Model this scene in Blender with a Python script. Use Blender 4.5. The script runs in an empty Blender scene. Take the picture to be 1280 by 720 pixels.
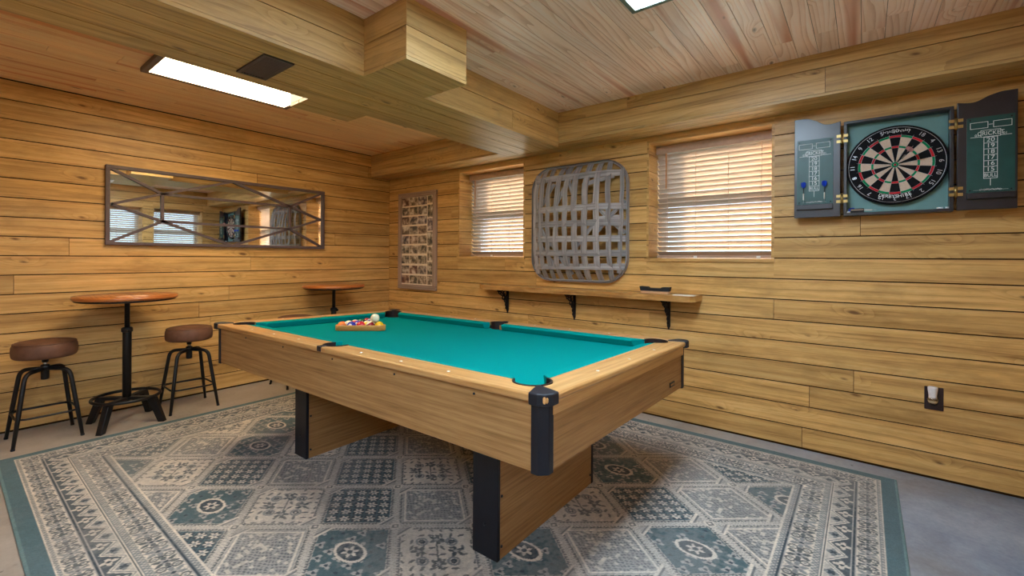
import bpy, math, random
import numpy as np
from mathutils import Vector, Matrix
random.seed(7)
R = math.radians
PI = math.pi
scene = bpy.context.scene
COL = scene.collection

def lin(r, g, b):
    f = lambda c: (c / 255 / 12.92) if c / 255 <= .04045 else ((c / 255 + .055) / 1.055) ** 2.4
    return (f(r), f(g), f(b), 1.0)

# ------------------------------------------------------------------ mesh builder
class MB:
    def __init__(s):
        s.v = []; s.f = []; s.uv = []; s.rnd = []; s.mi = []; s.sm = []
    def face(s, idx, uv=None, rnd=0.5, m=0, smooth=False):
        s.f.append(tuple(idx)); s.uv.append(uv if uv else [(0, 0)] * len(idx))
        s.rnd.append(rnd); s.mi.append(m); s.sm.append(smooth)
    def add(s, pts):
        b = len(s.v); s.v.extend([tuple(p) for p in pts]); return b
    def _uvs(s, pts, ax, ou, ov):
        o = [i for i in range(3) if i != ax]
        a = Vector(pts[1]) - Vector(pts[0]); c = Vector(pts[2]) - Vector(pts[1]); n = a.cross(c)
        k = max(range(3), key=lambda i: abs(n[i]))
        if k == ax:
            return [(p[o[0]] + ou, p[o[1]] + ov) for p in pts]
        w = [i for i in o if i != k][0]
        return [(p[ax] + ou, p[w] + ov) for p in pts]
    def box(s, lo, hi, ax='x', rnd=None, m=0, ch=0.0):
        ax = 'xyz'.index(ax); rnd = random.random() if rnd is None else rnd
        ou, ov = random.uniform(0, 60), random.uniform(0, 60)
        x0, y0, z0 = lo; x1, y1, z1 = hi
        P = [(x0, y0, z0), (x1, y0, z0), (x1, y1, z0), (x0, y1, z0), (x0, y0, z1), (x1, y0, z1), (x1, y1, z1), (x0, y1, z1)]
        b = s.add(P)
        for q in ((0, 3, 2, 1), (4, 5, 6, 7), (0, 1, 5, 4), (1, 2, 6, 5), (2, 3, 7, 6), (3, 0, 4, 7)):
            s.face([b + i for i in q], s._uvs([P[i] for i in q], ax, ou, ov), rnd, m)
        return s
    def prism(s, poly, z0, z1, axis='z', ax='x', rnd=None, m=0, smooth=False):
        """poly: list of 2D points (ccw seen from +axis); extruded along axis"""
        rnd = random.random() if rnd is None else rnd
        ou, ov = random.uniform(0, 60), random.uniform(0, 60); axi = 'xyz'.index(ax)
        def P(p, h):
            return {'z': (p[0], p[1], h), 'y': (p[0], h, p[1]), 'x': (h, p[0], p[1])}[axis]
        n = len(poly); lo = [P(p, z0) for p in poly]; hi = [P(p, z1) for p in poly]
        b = s.add(lo + hi)
        flip = axis == 'y'
        def F(q, sm=False):
            if flip: q = q[::-1]
            s.face(q, s._uvs([s.v[i] for i in q], axi, ou, ov), rnd, m, sm)
        F([b + i for i in range(n)][::-1]); F([b + n + i for i in range(n)])
        for i in range(n):
            j = (i + 1) % n
            F([b + i, b + j, b + n + j, b + n + i], smooth)
        return s
    def tube(s, pts, r, n=10, closed=False, rnd=.5, m=0, caps=True, flat=None):
        """swept tube; r number or list; flat=(a,b): elliptical scale"""
        pts = [Vector(p) for p in pts]; N = len(pts)
        rr = r if isinstance(r, (list, tuple)) else [r] * N
        T = []
        for i in range(N):
            if closed: t = pts[(i + 1) % N] - pts[i - 1]
            else: t = pts[min(i + 1, N - 1)] - pts[max(i - 1, 0)]
            T.append(t.normalized())
        up = Vector((0, 0, 1)) if abs(T[0].z) < .9 else Vector((1, 0, 0))
        u = (up - T[0] * up.dot(T[0])).normalized()
        rings = []
        for i in range(N):
            u = (u - T[i] * u.dot(T[i])).normalized(); w = T[i].cross(u)
            rings.append(s.add([pts[i] + (u * math.cos(2 * PI * k / n) + w * math.sin(2 * PI * k / n)) * rr[i] for k in range(n)]))
        for i in range(N if closed else N - 1):
            a, b = rings[i], rings[(i + 1) % N]
            for k in range(n):
                l = (k + 1) % n
                s.face([a + k, a + l, b + l, b + k], [(i * .05, k / n), (i * .05, (k + 1) / n), (i * .05 + .05, (k + 1) / n), (i * .05 + .05, k / n)], rnd, m, True)
        if caps and not closed:
            s.face([rings[0] + k for k in range(n)][::-1], None, rnd, m); s.face([rings[-1] + k for k in range(n)], None, rnd, m)
        return s
    def lathe(s, prof, n=32, c=(0, 0, 0), axis='z', rnd=.5, m=0, smooth=True, sharp=()):
        """prof: (r, h) bottom->top"""
        def P(r, h, a):
            x, y = r * math.cos(a), r * math.sin(a)
            p = {'z': (x, y, h), 'y': (x, -h, y), 'x': (h, x, y)}[axis]
            return (p[0] + c[0], p[1] + c[1], p[2] + c[2])
        rings = [s.add([P(max(r, 1e-5), h, 2 * PI * k / n) for k in range(n)]) for r, h in prof]
        for i in range(len(prof) - 1):
            a, b = rings[i], rings[i + 1]
            for k in range(n):
                l = (k + 1) % n; q = [a + k, a + l, b + l, b + k]
                (ra, ha), (rb, hb) = prof[i], prof[i + 1]
                if abs(ra - rb) < abs(ha - hb): uvq = [(2 * PI * (k + o1) / n * max(ra, rb), h_) for o1, h_ in ((0, ha), (1, ha), (1, hb), (0, hb))]
                else: uvq = [(s.v[j][0] - c[0], s.v[j][1] - c[1]) if axis == 'z' else (s.v[j][0] - c[0], s.v[j][2] - c[2]) for j in q]
                s.face(q, uvq, rnd, m, smooth and i not in sharp)
        for (ring, rev, (r, h)) in ((rings[0], True, prof[0]), (rings[-1], False, prof[-1])):
            if r > 1e-4:
                q = [ring + k for k in range(n)]; q = q[::-1] if rev else q
                s.face(q, [(s.v[j][0] - c[0], s.v[j][1] - c[1]) for j in q], rnd, m)
        return s
    def ribbon(s, pts, wdir, w, t, rnd=None, m=0):
        """flat strip along pts, width vector(s) wdir, thickness t along normal"""
        rnd = random.random() if rnd is None else rnd
        pts = [Vector(p) for p in pts]; N = len(pts); ou = random.uniform(0, 50); d = 0; rows = []; ds = []
        for i in range(N):
            T = (pts[min(i + 1, N - 1)] - pts[max(i - 1, 0)]).normalized()
            W = Vector(wdir); W = (W - T * W.dot(T)).normalized(); Nn = T.cross(W)
            p = pts[i]
            if i: d += (pts[i] - pts[i - 1]).length
            ds.append(d)
            rows.append(s.add([p - W * w / 2 - Nn * t / 2, p + W * w / 2 - Nn * t / 2, p + W * w / 2 + Nn * t / 2, p - W * w / 2 + Nn * t / 2]))
        for i in range(N - 1):
            a, b = rows[i], rows[i + 1]
            for k in range(4):
                l = (k + 1) % 4; vv = (0, w, w, 0)
                s.face([a + k, b + k, b + l, a + l], [(ds[i] + ou, vv[k] + ou), (ds[i + 1] + ou, vv[k] + ou), (ds[i + 1] + ou, vv[l] + ou), (ds[i] + ou, vv[l] + ou)], rnd, m, False)
        s.face([rows[0] + k for k in range(4)], None, rnd, m); s.face([rows[-1] + k for k in range(4)][::-1], None, rnd, m)
        return s
    def sphere(s, c, r, n=20, k=12, m=0, rnd=.5):
        prof = [(r * math.sin(PI * i / k), -r * math.cos(PI * i / k)) for i in range(k + 1)]
        return s.lathe(prof, n, c, 'z', rnd, m)
    def mesh(s, me, M=None):
        b = len(s.v)
        s.v.extend([tuple((M @ v.co) if M else v.co) for v in me.vertices])
        for p in me.polygons:
            s.face([b + i for i in p.vertices])
        return s
    def xf(s, fn):
        s.v = [tuple(fn(Vector(p))) for p in s.v]; return s
    def build(s, name, mats, parent=None, bevel=0.0, seg=2):
        me = bpy.data.meshes.new(name)
        me.from_pydata(s.v, [], s.f); 
        if not isinstance(mats, (list, tuple)): mats = [mats]
        for m in mats: me.materials.append(m)
        uv = me.uv_layers.new(name='UVMap'); flat = [c for f in s.uv for p in f for c in p]
        uv.data.foreach_set('uv', flat)
        at = me.attributes.new('rnd', 'FLOAT', 'FACE'); at.data.foreach_set('value', s.rnd)
        me.polygons.foreach_set('material_index', s.mi); me.polygons.foreach_set('use_smooth', s.sm)
        me.update(); me.validate()
        o = bpy.data.objects.new(name, me); COL.objects.link(o)
        if parent: o.parent = parent
        if bevel:
            b = o.modifiers.new('Bevel', 'BEVEL'); b.width = bevel; b.segments = seg; b.limit_method = 'ANGLE'; b.angle_limit = R(40); b.harden_normals = False
        return o

def empty(name, loc=(0, 0, 0), rz=0.0):
    o = bpy.data.objects.new(name, None); o.location = loc; o.rotation_euler = (0, 0, rz); COL.objects.link(o)
    o.empty_display_size = .05
    return o
def tag(o, label, cat, group=None):
    o['label'] = label; o['category'] = cat
    if group: o['group'] = group
    return o
def structure(o):
    o['kind'] = 'structure'; return o
def copy_tree(o, parent=None):
    c = o.copy(); COL.objects.link(c)
    if parent: c.parent = parent
    for ch in list(o.children): copy_tree(ch, c)
    return c

# ------------------------------------------------------------------ materials
def newmat(name):
    m = bpy.data.materials.new(name); m.use_nodes = True
    nt = m.node_tree; nt.nodes.clear()
    out = nt.nodes.new('ShaderNodeOutputMaterial')
    return m, nt, out
class N:
    """tiny node helper"""
    def __init__(s, nt): s.nt = nt
    def n(s, t, **k):
        x = s.nt.nodes.new(t)
        for a, b in k.items(): setattr(x, a, b)
        return x
    def link(s, a, b): s.nt.links.new(a, b)
    def val(s, sock, v):
        if hasattr(v, 'links'): s.link(v, sock)
        else: sock.default_value = v
    def math(s, op, a, b=0.0, c=0.0, clamp=False):
        x = s.n('ShaderNodeMath', operation=op, use_clamp=clamp)
        s.val(x.inputs[0], a); s.val(x.inputs[1], b); s.val(x.inputs[2], c); return x.outputs[0]
    def comb(s, a, b, c=0.0):
        x = s.n('ShaderNodeCombineXYZ'); s.val(x.inputs[0], a); s.val(x.inputs[1], b); s.val(x.inputs[2], c); return x.outputs[0]
    def noise(s, vec, scale=1, detail=3, rough=.55, dist=0.0):
        x = s.n('ShaderNodeTexNoise'); s.link(vec, x.inputs['Vector']); x.inputs['Scale'].default_value = scale
        x.inputs['Detail'].default_value = detail; x.inputs['Roughness'].default_value = rough; x.inputs['Distortion'].default_value = dist
        return x.outputs['Fac']
    def ramp(s, fac, stops, mode='LINEAR'):
        x = s.n('ShaderNodeValToRGB'); s.link(fac, x.inputs[0]); e = x.color_ramp.elements; x.color_ramp.interpolation = mode
        while len(e) > 1: e.remove(e[-1])
        e[0].position = stops[0][0]; e[0].color = stops[0][1]
        for p, c in stops[1:]:
            k = e.new(p); k.color = c
        return x.outputs[0]
    def mix(s, fac, a, b, mode='MIX'):
        x = s.n('ShaderNodeMix', data_type='RGBA', blend_type=mode); s.val(x.inputs[0], fac); s.val(x.inputs[6], a); s.val(x.inputs[7], b); return x.outputs[2]
    def bsdf(s, out, color, rough=.5, metal=0.0, spec=.5, bump=None, bstr=.2, bdist=.002, **kw):
        p = s.n('ShaderNodeBsdfPrincipled'); s.val(p.inputs['Base Color'], color); s.val(p.inputs['Roughness'], rough)
        p.inputs['Metallic'].default_value = metal; p.inputs['Specular IOR Level'].default_value = spec
        for a, b in kw.items(): s.val(p.inputs[a.replace('_', ' ')], b)
        if bump is not None:
            b = s.n('ShaderNodeBump'); b.inputs['Strength'].default_value = bstr; b.inputs['Distance'].default_value = bdist
            s.link(bump, b.inputs['Height']); s.link(b.outputs[0], p.inputs['Normal'])
        s.link(p.outputs[0], out.inputs[0]); return p

def wood(name, dark, mid, light, tone=.25, fine=26, ringk=30, ringd=5.0, rings=.35, knots=.0, red=None, rough=.5, spec=.4, knotcol=(70, 38, 18), blotch=.3, bstr=.15, stain=None, coat=0.0, us=1.6):
    m, nt, out = newmat(name); g = N(nt)
    uv = g.n('ShaderNodeUVMap', uv_map='UVMap'); sep = g.n('ShaderNodeSeparateXYZ'); g.link(uv.outputs[0], sep.inputs[0]); u, v = sep.outputs[0], sep.outputs[1]
    at = g.n('ShaderNodeAttribute', attribute_name='rnd'); rnd = at.outputs['Fac']
    # knots bend the grain
    kv = g.comb(g.math('ADD', g.math('MULTIPLY', u, 2.1), g.math('MULTIPLY', v, 1.7)), g.math('MULTIPLY', v, 5.0))
    vo = g.n('ShaderNodeTexVoronoi', voronoi_dimensions='2D'); vo.inputs['Scale'].default_value = 1.0; g.link(kv, vo.inputs['Vector']); kd = vo.outputs['Distance']
    ksel = g.n('ShaderNodeSeparateColor'); g.link(vo.outputs['Color'], ksel.inputs[0])
    keep = g.math('LESS_THAN', ksel.outputs[0], knots)
    bend = g.math('MULTIPLY', g.math('SUBTRACT', 1.0, g.math('MULTIPLY', kd, 4.0), clamp=True), keep)
    streak = g.noise(g.comb(g.math('MULTIPLY', u, us), g.math('MULTIPLY', v, float(fine))), 1.0, 5, .6)
    low = g.noise(g.comb(g.math('MULTIPLY', u, .55), g.math('MULTIPLY', v, 5.0)), 1.0, 2, .5)
    ph = g.math('ADD', g.math('MULTIPLY', v, float(ringk)), g.math('ADD', g.math('MULTIPLY', low, ringd * 2), g.math('MULTIPLY', bend, 2.5)))
    ring = g.math('FRACT', ph); ring = g.math('POWER', ring, 2.5)
    fine2 = g.noise(g.comb(g.math('MULTIPLY', u, 14.0), g.math('MULTIPLY', v, 320.0)), 1.0, 2, .5)
    f = g.math('ADD', g.math('MULTIPLY', streak, 1 - rings * .5), g.math('MULTIPLY', g.math('SUBTRACT', .5, ring), rings))
    f = g.math('ADD', f, g.math('MULTIPLY', g.math('SUBTRACT', fine2, .5), .25))
    col = g.ramp(f, [(.18, lin(*dark)), (.48, lin(*mid)), (.8, lin(*light))])
    if red:
        rn = g.noise(g.comb(g.math('MULTIPLY', u, .35), g.math('MULTIPLY', v, 9.0), 3.0), 1.0, 2, .5)
        col = g.mix(g.math('MULTIPLY', g.math('SUBTRACT', rn, .57), 9.0, clamp=True), col, lin(*red))
    if stain:
        sn = g.noise(g.comb(g.math('MULTIPLY', u, 2.2), g.math('MULTIPLY', v, 5.0), 9.0), 1.0, 5, .65)
        col = g.mix(g.math('MULTIPLY', g.math('SUBTRACT', sn, .52), 3.0, clamp=True), col, lin(*stain))
    bl = g.noise(g.comb(g.math('MULTIPLY', u, 2.2), g.math('MULTIPLY', v, 9.0), 6.0), 1.0, 5, .68)
    k = g.math('ADD', g.math('ADD', 1.0 - tone / 2, g.math('MULTIPLY', rnd, tone)), g.math('MULTIPLY', g.math('SUBTRACT', bl, .5), blotch))
    tn = g.n('ShaderNodeVectorMath', operation='SCALE'); g.link(col, tn.inputs[0]); g.link(k, tn.inputs['Scale']); col = tn.outputs[0]
    if knots > 0:
        ksz = g.math('ADD', .025, g.math('MULTIPLY', ksel.outputs[1], .055))
        kk = g.math('MULTIPLY', g.math('MULTIPLY', g.math('SUBTRACT', ksz, g.math('ADD', kd, g.math('MULTIPLY', g.math('SUBTRACT', streak, .5), .10))), 20.0, clamp=True), keep)
        col = g.mix(g.math('MULTIPLY', kk, .8), col, lin(*knotcol))
    g.bsdf(out, col, rough, 0, spec, bump=f, bstr=bstr, bdist=.001, Coat_Weight=coat, Coat_Roughness=.15)
    return m

def plain(name, rgb, rough=.5, metal=0.0, spec=.5, var=.12, scale=30, bstr=.0, **kw):
    m, nt, out = newmat(name); g = N(nt)
    tc = g.n('ShaderNodeTexCoord'); f = g.noise(tc.outputs['Object'], scale, 4, .6)
    c = lin(*rgb); a = tuple(x * (1 - var) for x in c[:3]) + (1,); b = tuple(min(1, x * (1 + var)) for x in c[:3]) + (1,)
    col = g.ramp(f, [(.25, a), (.75, b)])
    g.bsdf(out, col, rough, metal, spec, bump=f if bstr else None, bstr=bstr, bdist=.002, **kw)
    return m
def emit(name, rgb, strength):
    m, nt, out = newmat(name); g = N(nt)
    e = g.n('ShaderNodeEmission'); e.inputs[0].default_value = rgb + (1,); e.inputs[1].default_value = strength
    g.link(e.outputs[0], out.inputs[0]); return m

M = {}
M['wall'] = wood('stained_pine_wall', (138, 94, 44), (205, 159, 94), (226, 188, 126), tone=.26, fine=24, ringk=26, ringd=3, rings=.12, knots=.62, rough=.42, spec=.35, knotcol=(92, 54, 28), blotch=.78, stain=(156, 116, 60), us=.9)
M['beam'] = wood('weathered_beam_boards', (132, 98, 54), (196, 158, 98), (220, 188, 130), tone=.20, fine=22, ringk=22, ringd=4, rings=.16, knots=.45, rough=.38, spec=.5, knotcol=(84, 54, 32), blotch=.45, stain=(150, 124, 86), us=.8)
M['ceil'] = wood('knotty_pine_ceiling', (216, 178, 156), (250, 222, 206), (253, 236, 228), tone=.16, fine=18, ringk=30, ringd=5, rings=.34, knots=.36, red=(206, 146, 122), us=.7, rough=.28, spec=.5, knotcol=(84, 56, 44), blotch=.3)
M['ceil_warm_lit'] = wood('pine_ceiling_painted_warm_light', (222, 172, 116), (246, 208, 156), (252, 226, 184), tone=.14, fine=18, ringk=30, ringd=4, rings=.16, knots=.40, red=(214, 140, 90), us=.7, rough=.34, spec=.4, knotcol=(120, 66, 36), blotch=.25)  # left ceiling boards, with the warm lamp light put into their colour
M['gap'] = plain('dark_gap', (58, 38, 18), .9, spec=.1)
M['oak'] = wood('oak_laminate', (120, 84, 46), (168, 126, 78), (196, 156, 104), tone=.05, fine=70, ringk=20, ringd=2.0, rings=.06, rough=.5, spec=.3, blotch=.14, bstr=.1, us=2.2)
M['oakrail'] = wood('oak_rail', (150, 98, 50), (196, 146, 88), (216, 172, 114), tone=.05, fine=60, ringk=26, ringd=3, rings=.14, rough=.35, spec=.5, blotch=.12, bstr=.08, coat=.15, us=1.8)
M['oakdark'] = wood('oak_end_panel', (108, 74, 40), (152, 110, 66), (176, 136, 88), tone=.05, fine=90, ringk=20, ringd=2, rings=.05, rough=.5, spec=.3, blotch=.1, bstr=.08, us=2.2)
M['cloth'] = plain('teal_billiard_cloth', (0, 128, 124), .95, spec=.03, var=.06, scale=260, bstr=.06)
M['black'] = plain('black_plastic', (24, 26, 34), .5, spec=.4, var=.2)
M['blackpost'] = plain('black_corner_plastic', (20, 22, 32), .45, spec=.4, var=.15)
M['liner'] = plain('dark_pocket_liner', (38, 24, 22), .6, spec=.3)
M['metal'] = plain('black_powder_coated_steel', (26, 24, 26), .42, metal=.3, spec=.5, var=.2)
M['darkmirrorframe'] = plain('dark_bronze_frame', (96, 80, 82), .5, metal=.0, spec=.4)
M['white'] = plain('white_sight', (232, 232, 226), .4)
M['leather'] = plain('brown_leather', (112, 76, 58), .55, spec=.35, var=.3, scale=14, bstr=.2)
M['chrome'] = plain('bright_steel', (200, 200, 200), .25, metal=1.0, var=.05)
M['brass'] = plain('aged_brass', (176, 150, 96), .35, metal=.9, var=.15)
M['tabletop'] = wood('varnished_orange_wood', (128, 62, 24), (186, 108, 52), (214, 142, 78), tone=.2, fine=26, ringk=26, ringd=5, rings=.35, rough=.28, spec=.5, blotch=.4, coat=.3)
M['shelfwood'] = wood('live_edge_slab', (142, 92, 40), (206, 158, 88), (226, 186, 118), tone=.1, fine=26, ringk=30, ringd=6, rings=.4, knots=.3, rough=.4, blotch=.35, knotcol=(92, 48, 20))
M['bark'] = wood('bark_edge', (128, 78, 38), (206, 150, 84), (234, 190, 122), tone=.1, fine=30, ringk=20, ringd=3, rings=.1, rough=.7, blotch=1.1, stain=(112, 62, 28), us=5.0)
M['splint'] = wood('weathered_grey_splint', (104, 98, 98), (154, 146, 144), (188, 180, 174), tone=.36, fine=60, ringk=30, ringd=3, rings=.1, rough=.7, blotch=.3, spec=.2)
M['greyframe'] = wood('weathered_barn_wood', (112, 92, 80), (166, 140, 124), (190, 166, 150), tone=.2, fine=60, ringk=30, ringd=3, rings=.1, rough=.75, blotch=.35)
M['mat'] = plain('cream_backing', (240, 222, 196), .7)
M['board_green'] = plain('green_chalkboard', (20, 74, 70), .38, spec=.5, var=.25, scale=9)
M['cab_inside'] = plain('green_felt_lining', (108, 150, 148), .5, spec=.4, var=.08, scale=12)
M['cab_black'] = plain('black_lacquer', (36, 34, 42), .3, spec=.6, var=.25, scale=8)
M['chalk'] = plain('white_print', (226, 230, 230), .6)
M['db_black'] = plain('black_sisal', (18, 18, 22), .85, spec=.2)
M['db_cream'] = plain('cream_sisal', (206, 184, 166), .9, spec=.1, var=.12, scale=120)
M['db_red'] = plain('red_sisal', (186, 44, 54), .85, spec=.15)
M['db_green'] = plain('green_sisal', (20, 128, 84), .85, spec=.15)
M['wire'] = plain('steel_wire', (190, 194, 200), .35, metal=.8)
M['blue'] = plain('blue_flight', (30, 70, 190), .4)
M['flight_pink'] = plain('pale_red_flight', (196, 140, 140), .5)
M['dark'] = plain('dark_felt', (26, 26, 30), .8)
M['white_piece'] = plain('matte_white', (232, 226, 216), .7)
M['brown_plate'] = plain('dark_brown_plate', (48, 30, 32), .4)
M['plug_white'] = plain('white_plastic', (232, 226, 226), .35)
M['vent'] = plain('dark_grey_vent_metal', (82, 74, 78), .5, metal=.4)
M['lightframe'] = plain('grey_green_light_frame', (96, 112, 104), .4)
M['lightframewarm'] = plain('brown_grey_light_frame', (112, 92, 84), .5)
M['windowframe'] = plain('white_window_vinyl', (214, 214, 210), .4)
M['iron'] = plain('black_cast_iron', (28, 22, 24), .6, metal=.3)
M['lightwood'] = plain('pale_brush_wood', (206, 160, 118), .5)
M['rackwood'] = wood('rack_wood', (150, 92, 40), (196, 134, 66), (218, 162, 92), tone=.05, fine=60, rings=.2, rough=.4)

# floor concrete
def concrete():
    m, nt, out = newmat('concrete_painted_blue_light'); g = N(nt)
    tc = g.n('ShaderNodeTexCoord'); P = tc.outputs['Object']
    a = g.noise(P, 1.3, 6, .62, .6); b = g.noise(P, 7, 6, .65, .3); c = g.noise(P, 55, 3, .6)
    f = g.math('ADD', g.math('ADD', g.math('MULTIPLY', a, .55), g.math('MULTIPLY', b, .32)), g.math('MULTIPLY', c, .13))
    col = g.ramp(f, [(.30, lin(118, 108, 100)), (.47, lin(160, 150, 140)), (.62, lin(180, 170, 160)), (.78, lin(204, 196, 188))])
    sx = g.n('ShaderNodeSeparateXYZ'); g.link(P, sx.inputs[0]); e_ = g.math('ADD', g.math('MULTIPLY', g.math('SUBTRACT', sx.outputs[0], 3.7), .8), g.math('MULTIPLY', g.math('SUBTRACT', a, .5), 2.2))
    col = g.mix(g.math('MULTIPLY', e_, .85, clamp=True), col, g.ramp(f, [(.32, lin(66, 76, 92)), (.5, lin(122, 132, 148)), (.68, lin(168, 174, 184))]))  # bluish daylight on the right side, painted into the mottled colour
    d = g.noise(P, 22, 2, .5); col = g.mix(g.math('MULTIPLY', g.math('SUBTRACT', d, .70), 10, clamp=True), col, lin(72, 66, 62))
    g.bsdf(out, col, g.math('ADD', .32, g.math('MULTIPLY', b, .3)), 0, .5, bump=f, bstr=.12, bdist=.004)
    return m
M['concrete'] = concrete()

def mirror_mat():
    m, nt, out = newmat('mirror_glass'); g = N(nt)
    tc = g.n('ShaderNodeTexCoord'); f = g.noise(tc.outputs['Object'], 3, 2)
    col = g.ramp(f, [(.3, (.86, .88, .88, 1)), (.7, (.9, .91, .91, 1))])
    g.bsdf(out, col, .015, 1.0); return m
M['mirror'] = mirror_mat()

def glass_mat(name, tint=(1, 1, 1), a=.12):
    m, nt, out = newmat(name); g = N(nt)
    t = g.n('ShaderNodeBsdfTransparent'); t.inputs[0].default_value = tint + (1,)
    s = g.n('ShaderNodeBsdfGlossy'); s.inputs['Roughness'].default_value = .03
    x = g.n('ShaderNodeMixShader'); x.inputs[0].default_value = a
    g.link(t.outputs[0], x.inputs[1]); g.link(s.outputs[0], x.inputs[2]); g.link(x.outputs[0], out.inputs[0]); return m
M['glass'] = glass_mat('window_glass', (.95, .97, .97), .08)
M['clear'] = glass_mat('clear_plastic', (.92, .92, .9), .25)

def slat_mat(name, tint, trans=.4):
    m, nt, out = newmat(name); g = N(nt)
    tc = g.n('ShaderNodeTexCoord'); sx = g.n('ShaderNodeMapping'); g.link(tc.outputs['Object'], sx.inputs[0]); sx.inputs['Scale'].default_value = (3, 60, 60)
    f = g.noise(sx.outputs[0], 1, 4, .6); c = lin(*tint)
    col = g.ramp(f, [(.25, tuple(x * .88 for x in c[:3]) + (1,)), (.75, c)])
    d = g.n('ShaderNodeBsdfDiffuse'); g.link(col, d.inputs[0])
    t = g.n('ShaderNodeBsdfTranslucent'); t.inputs[0].default_value = lin(250, 218, 180)
    x = g.n('ShaderNodeMixShader'); x.inputs[0].default_value = trans
    g.link(d.outputs[0], x.inputs[1]); g.link(t.outputs[0], x.inputs[2]); g.link(x.outputs[0], out.inputs[0]); return m
M['slat'] = slat_mat('translucent_blind_slats', (196, 178, 162), .07)
M['headrail'] = plain('tan_blind_headrail', (186, 156, 132), .5)
M['wand'] = plain('orange_wood_wand', (196, 128, 66), .5)

# light levels
WARM = emit('warm_light_diffuser', (1.0, .80, .50), 19.0)
COOL = emit('cool_light_diffuser', (.66, .84, 1.0), 26.0)

# ------------------------------------------------------------------ room shell
H = 2.402
XB = 5.256       # back wall (right of camera)
YF = -5.9        # wall behind the camera
PITCH = .1345
GAP = .0072

def boards(mb, P, a0, a1, b0, b1, pitch, base, axis, lmin=2.4, lmax=4.4, holes=(), gap=GAP, m=0, bj=.003):
    """rows of boards; P(a_lo,a_hi,b_lo,b_hi)->(lo,hi) box corners; a runs along boards, b across"""
    k = math.floor((b0 - base) / pitch)
    while base + k * pitch < b1 - .004:
        lo = max(base + k * pitch, b0); hi = min(base + (k + 1) * pitch, b1); k += 1
        if hi - lo < .006: continue
        cuts = [a0]; a = a0 + random.uniform(.2, lmax)
        while a < a1 - .25:
            cuts.append(a); a += random.uniform(lmin, lmax)
        cuts.append(a1)
        for i in range(len(cuts) - 1):
            segs = [(cuts[i] + (bj / 2 if i else 0), cuts[i + 1] - (bj / 2 if i < len(cuts) - 2 else 0), lo + gap / 2, hi - gap / 2)]
            for (h0, h1, g0, g1) in holes:
                new = []
                for (s0, s1, t0, t1) in segs:
                    if s1 <= h0 or s0 >= h1 or t1 <= g0 or t0 >= g1: new.append((s0, s1, t0, t1)); continue
                    if s0 < h0: new.append((s0, h0, t0, t1))
                    if s1 > h1: new.append((h1, s1, t0, t1))
                    if t0 < g0: new.append((max(s0, h0), min(s1, h1), t0, g0))
                    if t1 > g1: new.append((max(s0, h0), min(s1, h1), g1, t1))
                segs = new
            rn = random.random()
            for (s0, s1, t0, t1) in segs:
                if s1 - s0 > .004 and t1 - t0 > .004:
                    l, h = P(s0, s1, t0, t1); mb.box(l, h, axis, rn, m)

def mass(mb, P, a0, a1, b0, b1, holes, m=1):
    A = sorted({a0, a1, *[h[0] for h in holes], *[h[1] for h in holes]}); B = sorted({b0, b1, *[h[2] for h in holes], *[h[3] for h in holes]})
    for i in range(len(A) - 1):
        for j in range(len(B) - 1):
            ca, cb = (A[i] + A[i + 1]) / 2, (B[j] + B[j + 1]) / 2
            if any(h[0] < ca < h[1] and h[2] < cb < h[3] for h in holes): continue
            l, h = P(A[i], A[i + 1], B[j], B[j + 1]); mb.box(l, h, 'x', .5, m)

WALLT = .34
# windows: (a0,a1,z0,z1)
WIN1 = (1.182, 2.056, 1.203, 2.117)
WIN2 = (3.236, 4.101, 1.196, 2.121)
WIN3 = (-1.09, -.33, 1.20, 2.06)      # on the back wall (y range)
WIN4 = (-2.09, -1.22, 1.20, 2.06)
FILL_WIN = (-4.40, -2.75, 1.20, 2.06)     # added wide window beside the camera, unseen, for daylight fill

# wall_right : plane y=0, room at y<0
mb = MB()
Pf = lambda a, b, c, d: ((a, 0.0, c), (b, .02, d)); Pm = lambda a, b, c, d: ((a, .009, c), (b, WALLT, d))
boards(mb, Pf, 0.0, XB, .012, H, PITCH, .008, 'x', holes=(WIN1, WIN2))
mass(mb, Pm, -.3, XB + .3, -.05, H + .2, (WIN1, WIN2))
structure(mb.build('wall_right', [M['wall'], M['gap']]))
# wall_left : plane x=0
mb = MB()
boards(mb, lambda a, b, c, d: ((-.02, a, c), (0.0, b, d)), YF, -.001, .010, H, .1325, .012, 'y')
mass(mb, lambda a, b, c, d: ((-.2, a, c), (-.009, b, d)), YF - .2, .0, -.05, H + .2, ())
structure(mb.build('wall_left', [M['wall'], M['gap']]))
# wall_back : plane x=XB
mb = MB()
boards(mb, lambda a, b, c, d: ((XB, a, c), (XB + .02, b, d)), YF, -.001, .010, H, PITCH, .008, 'y', holes=(WIN3, WIN4, FILL_WIN))
mass(mb, lambda a, b, c, d: ((XB + .009, a, c), (XB + WALLT, b, d)), YF - .2, .0, -.05, H + .2, (WIN3, WIN4, FILL_WIN))
structure(mb.build('wall_back', [M['wall'], M['gap']]))
# wall_front : plane y=YF
mb = MB()
boards(mb, lambda a, b, c, d: ((a, YF - .02, c), (b, YF, d)), 0, XB, .010, H, PITCH, .008, 'x')
mass(mb, lambda a, b, c, d: ((a, YF - .2, c), (b, YF - .009, d)), -.2, XB + .2, -.05, H + .2, ())
structure(mb.build('wall_front', [M['wall'], M['gap']]))
# floor
mb = MB(); mb.box((-.3, YF - .3, -.12), (XB + .4, .4, 0), 'x'); structure(mb.build('floor', M['concrete']))
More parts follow.
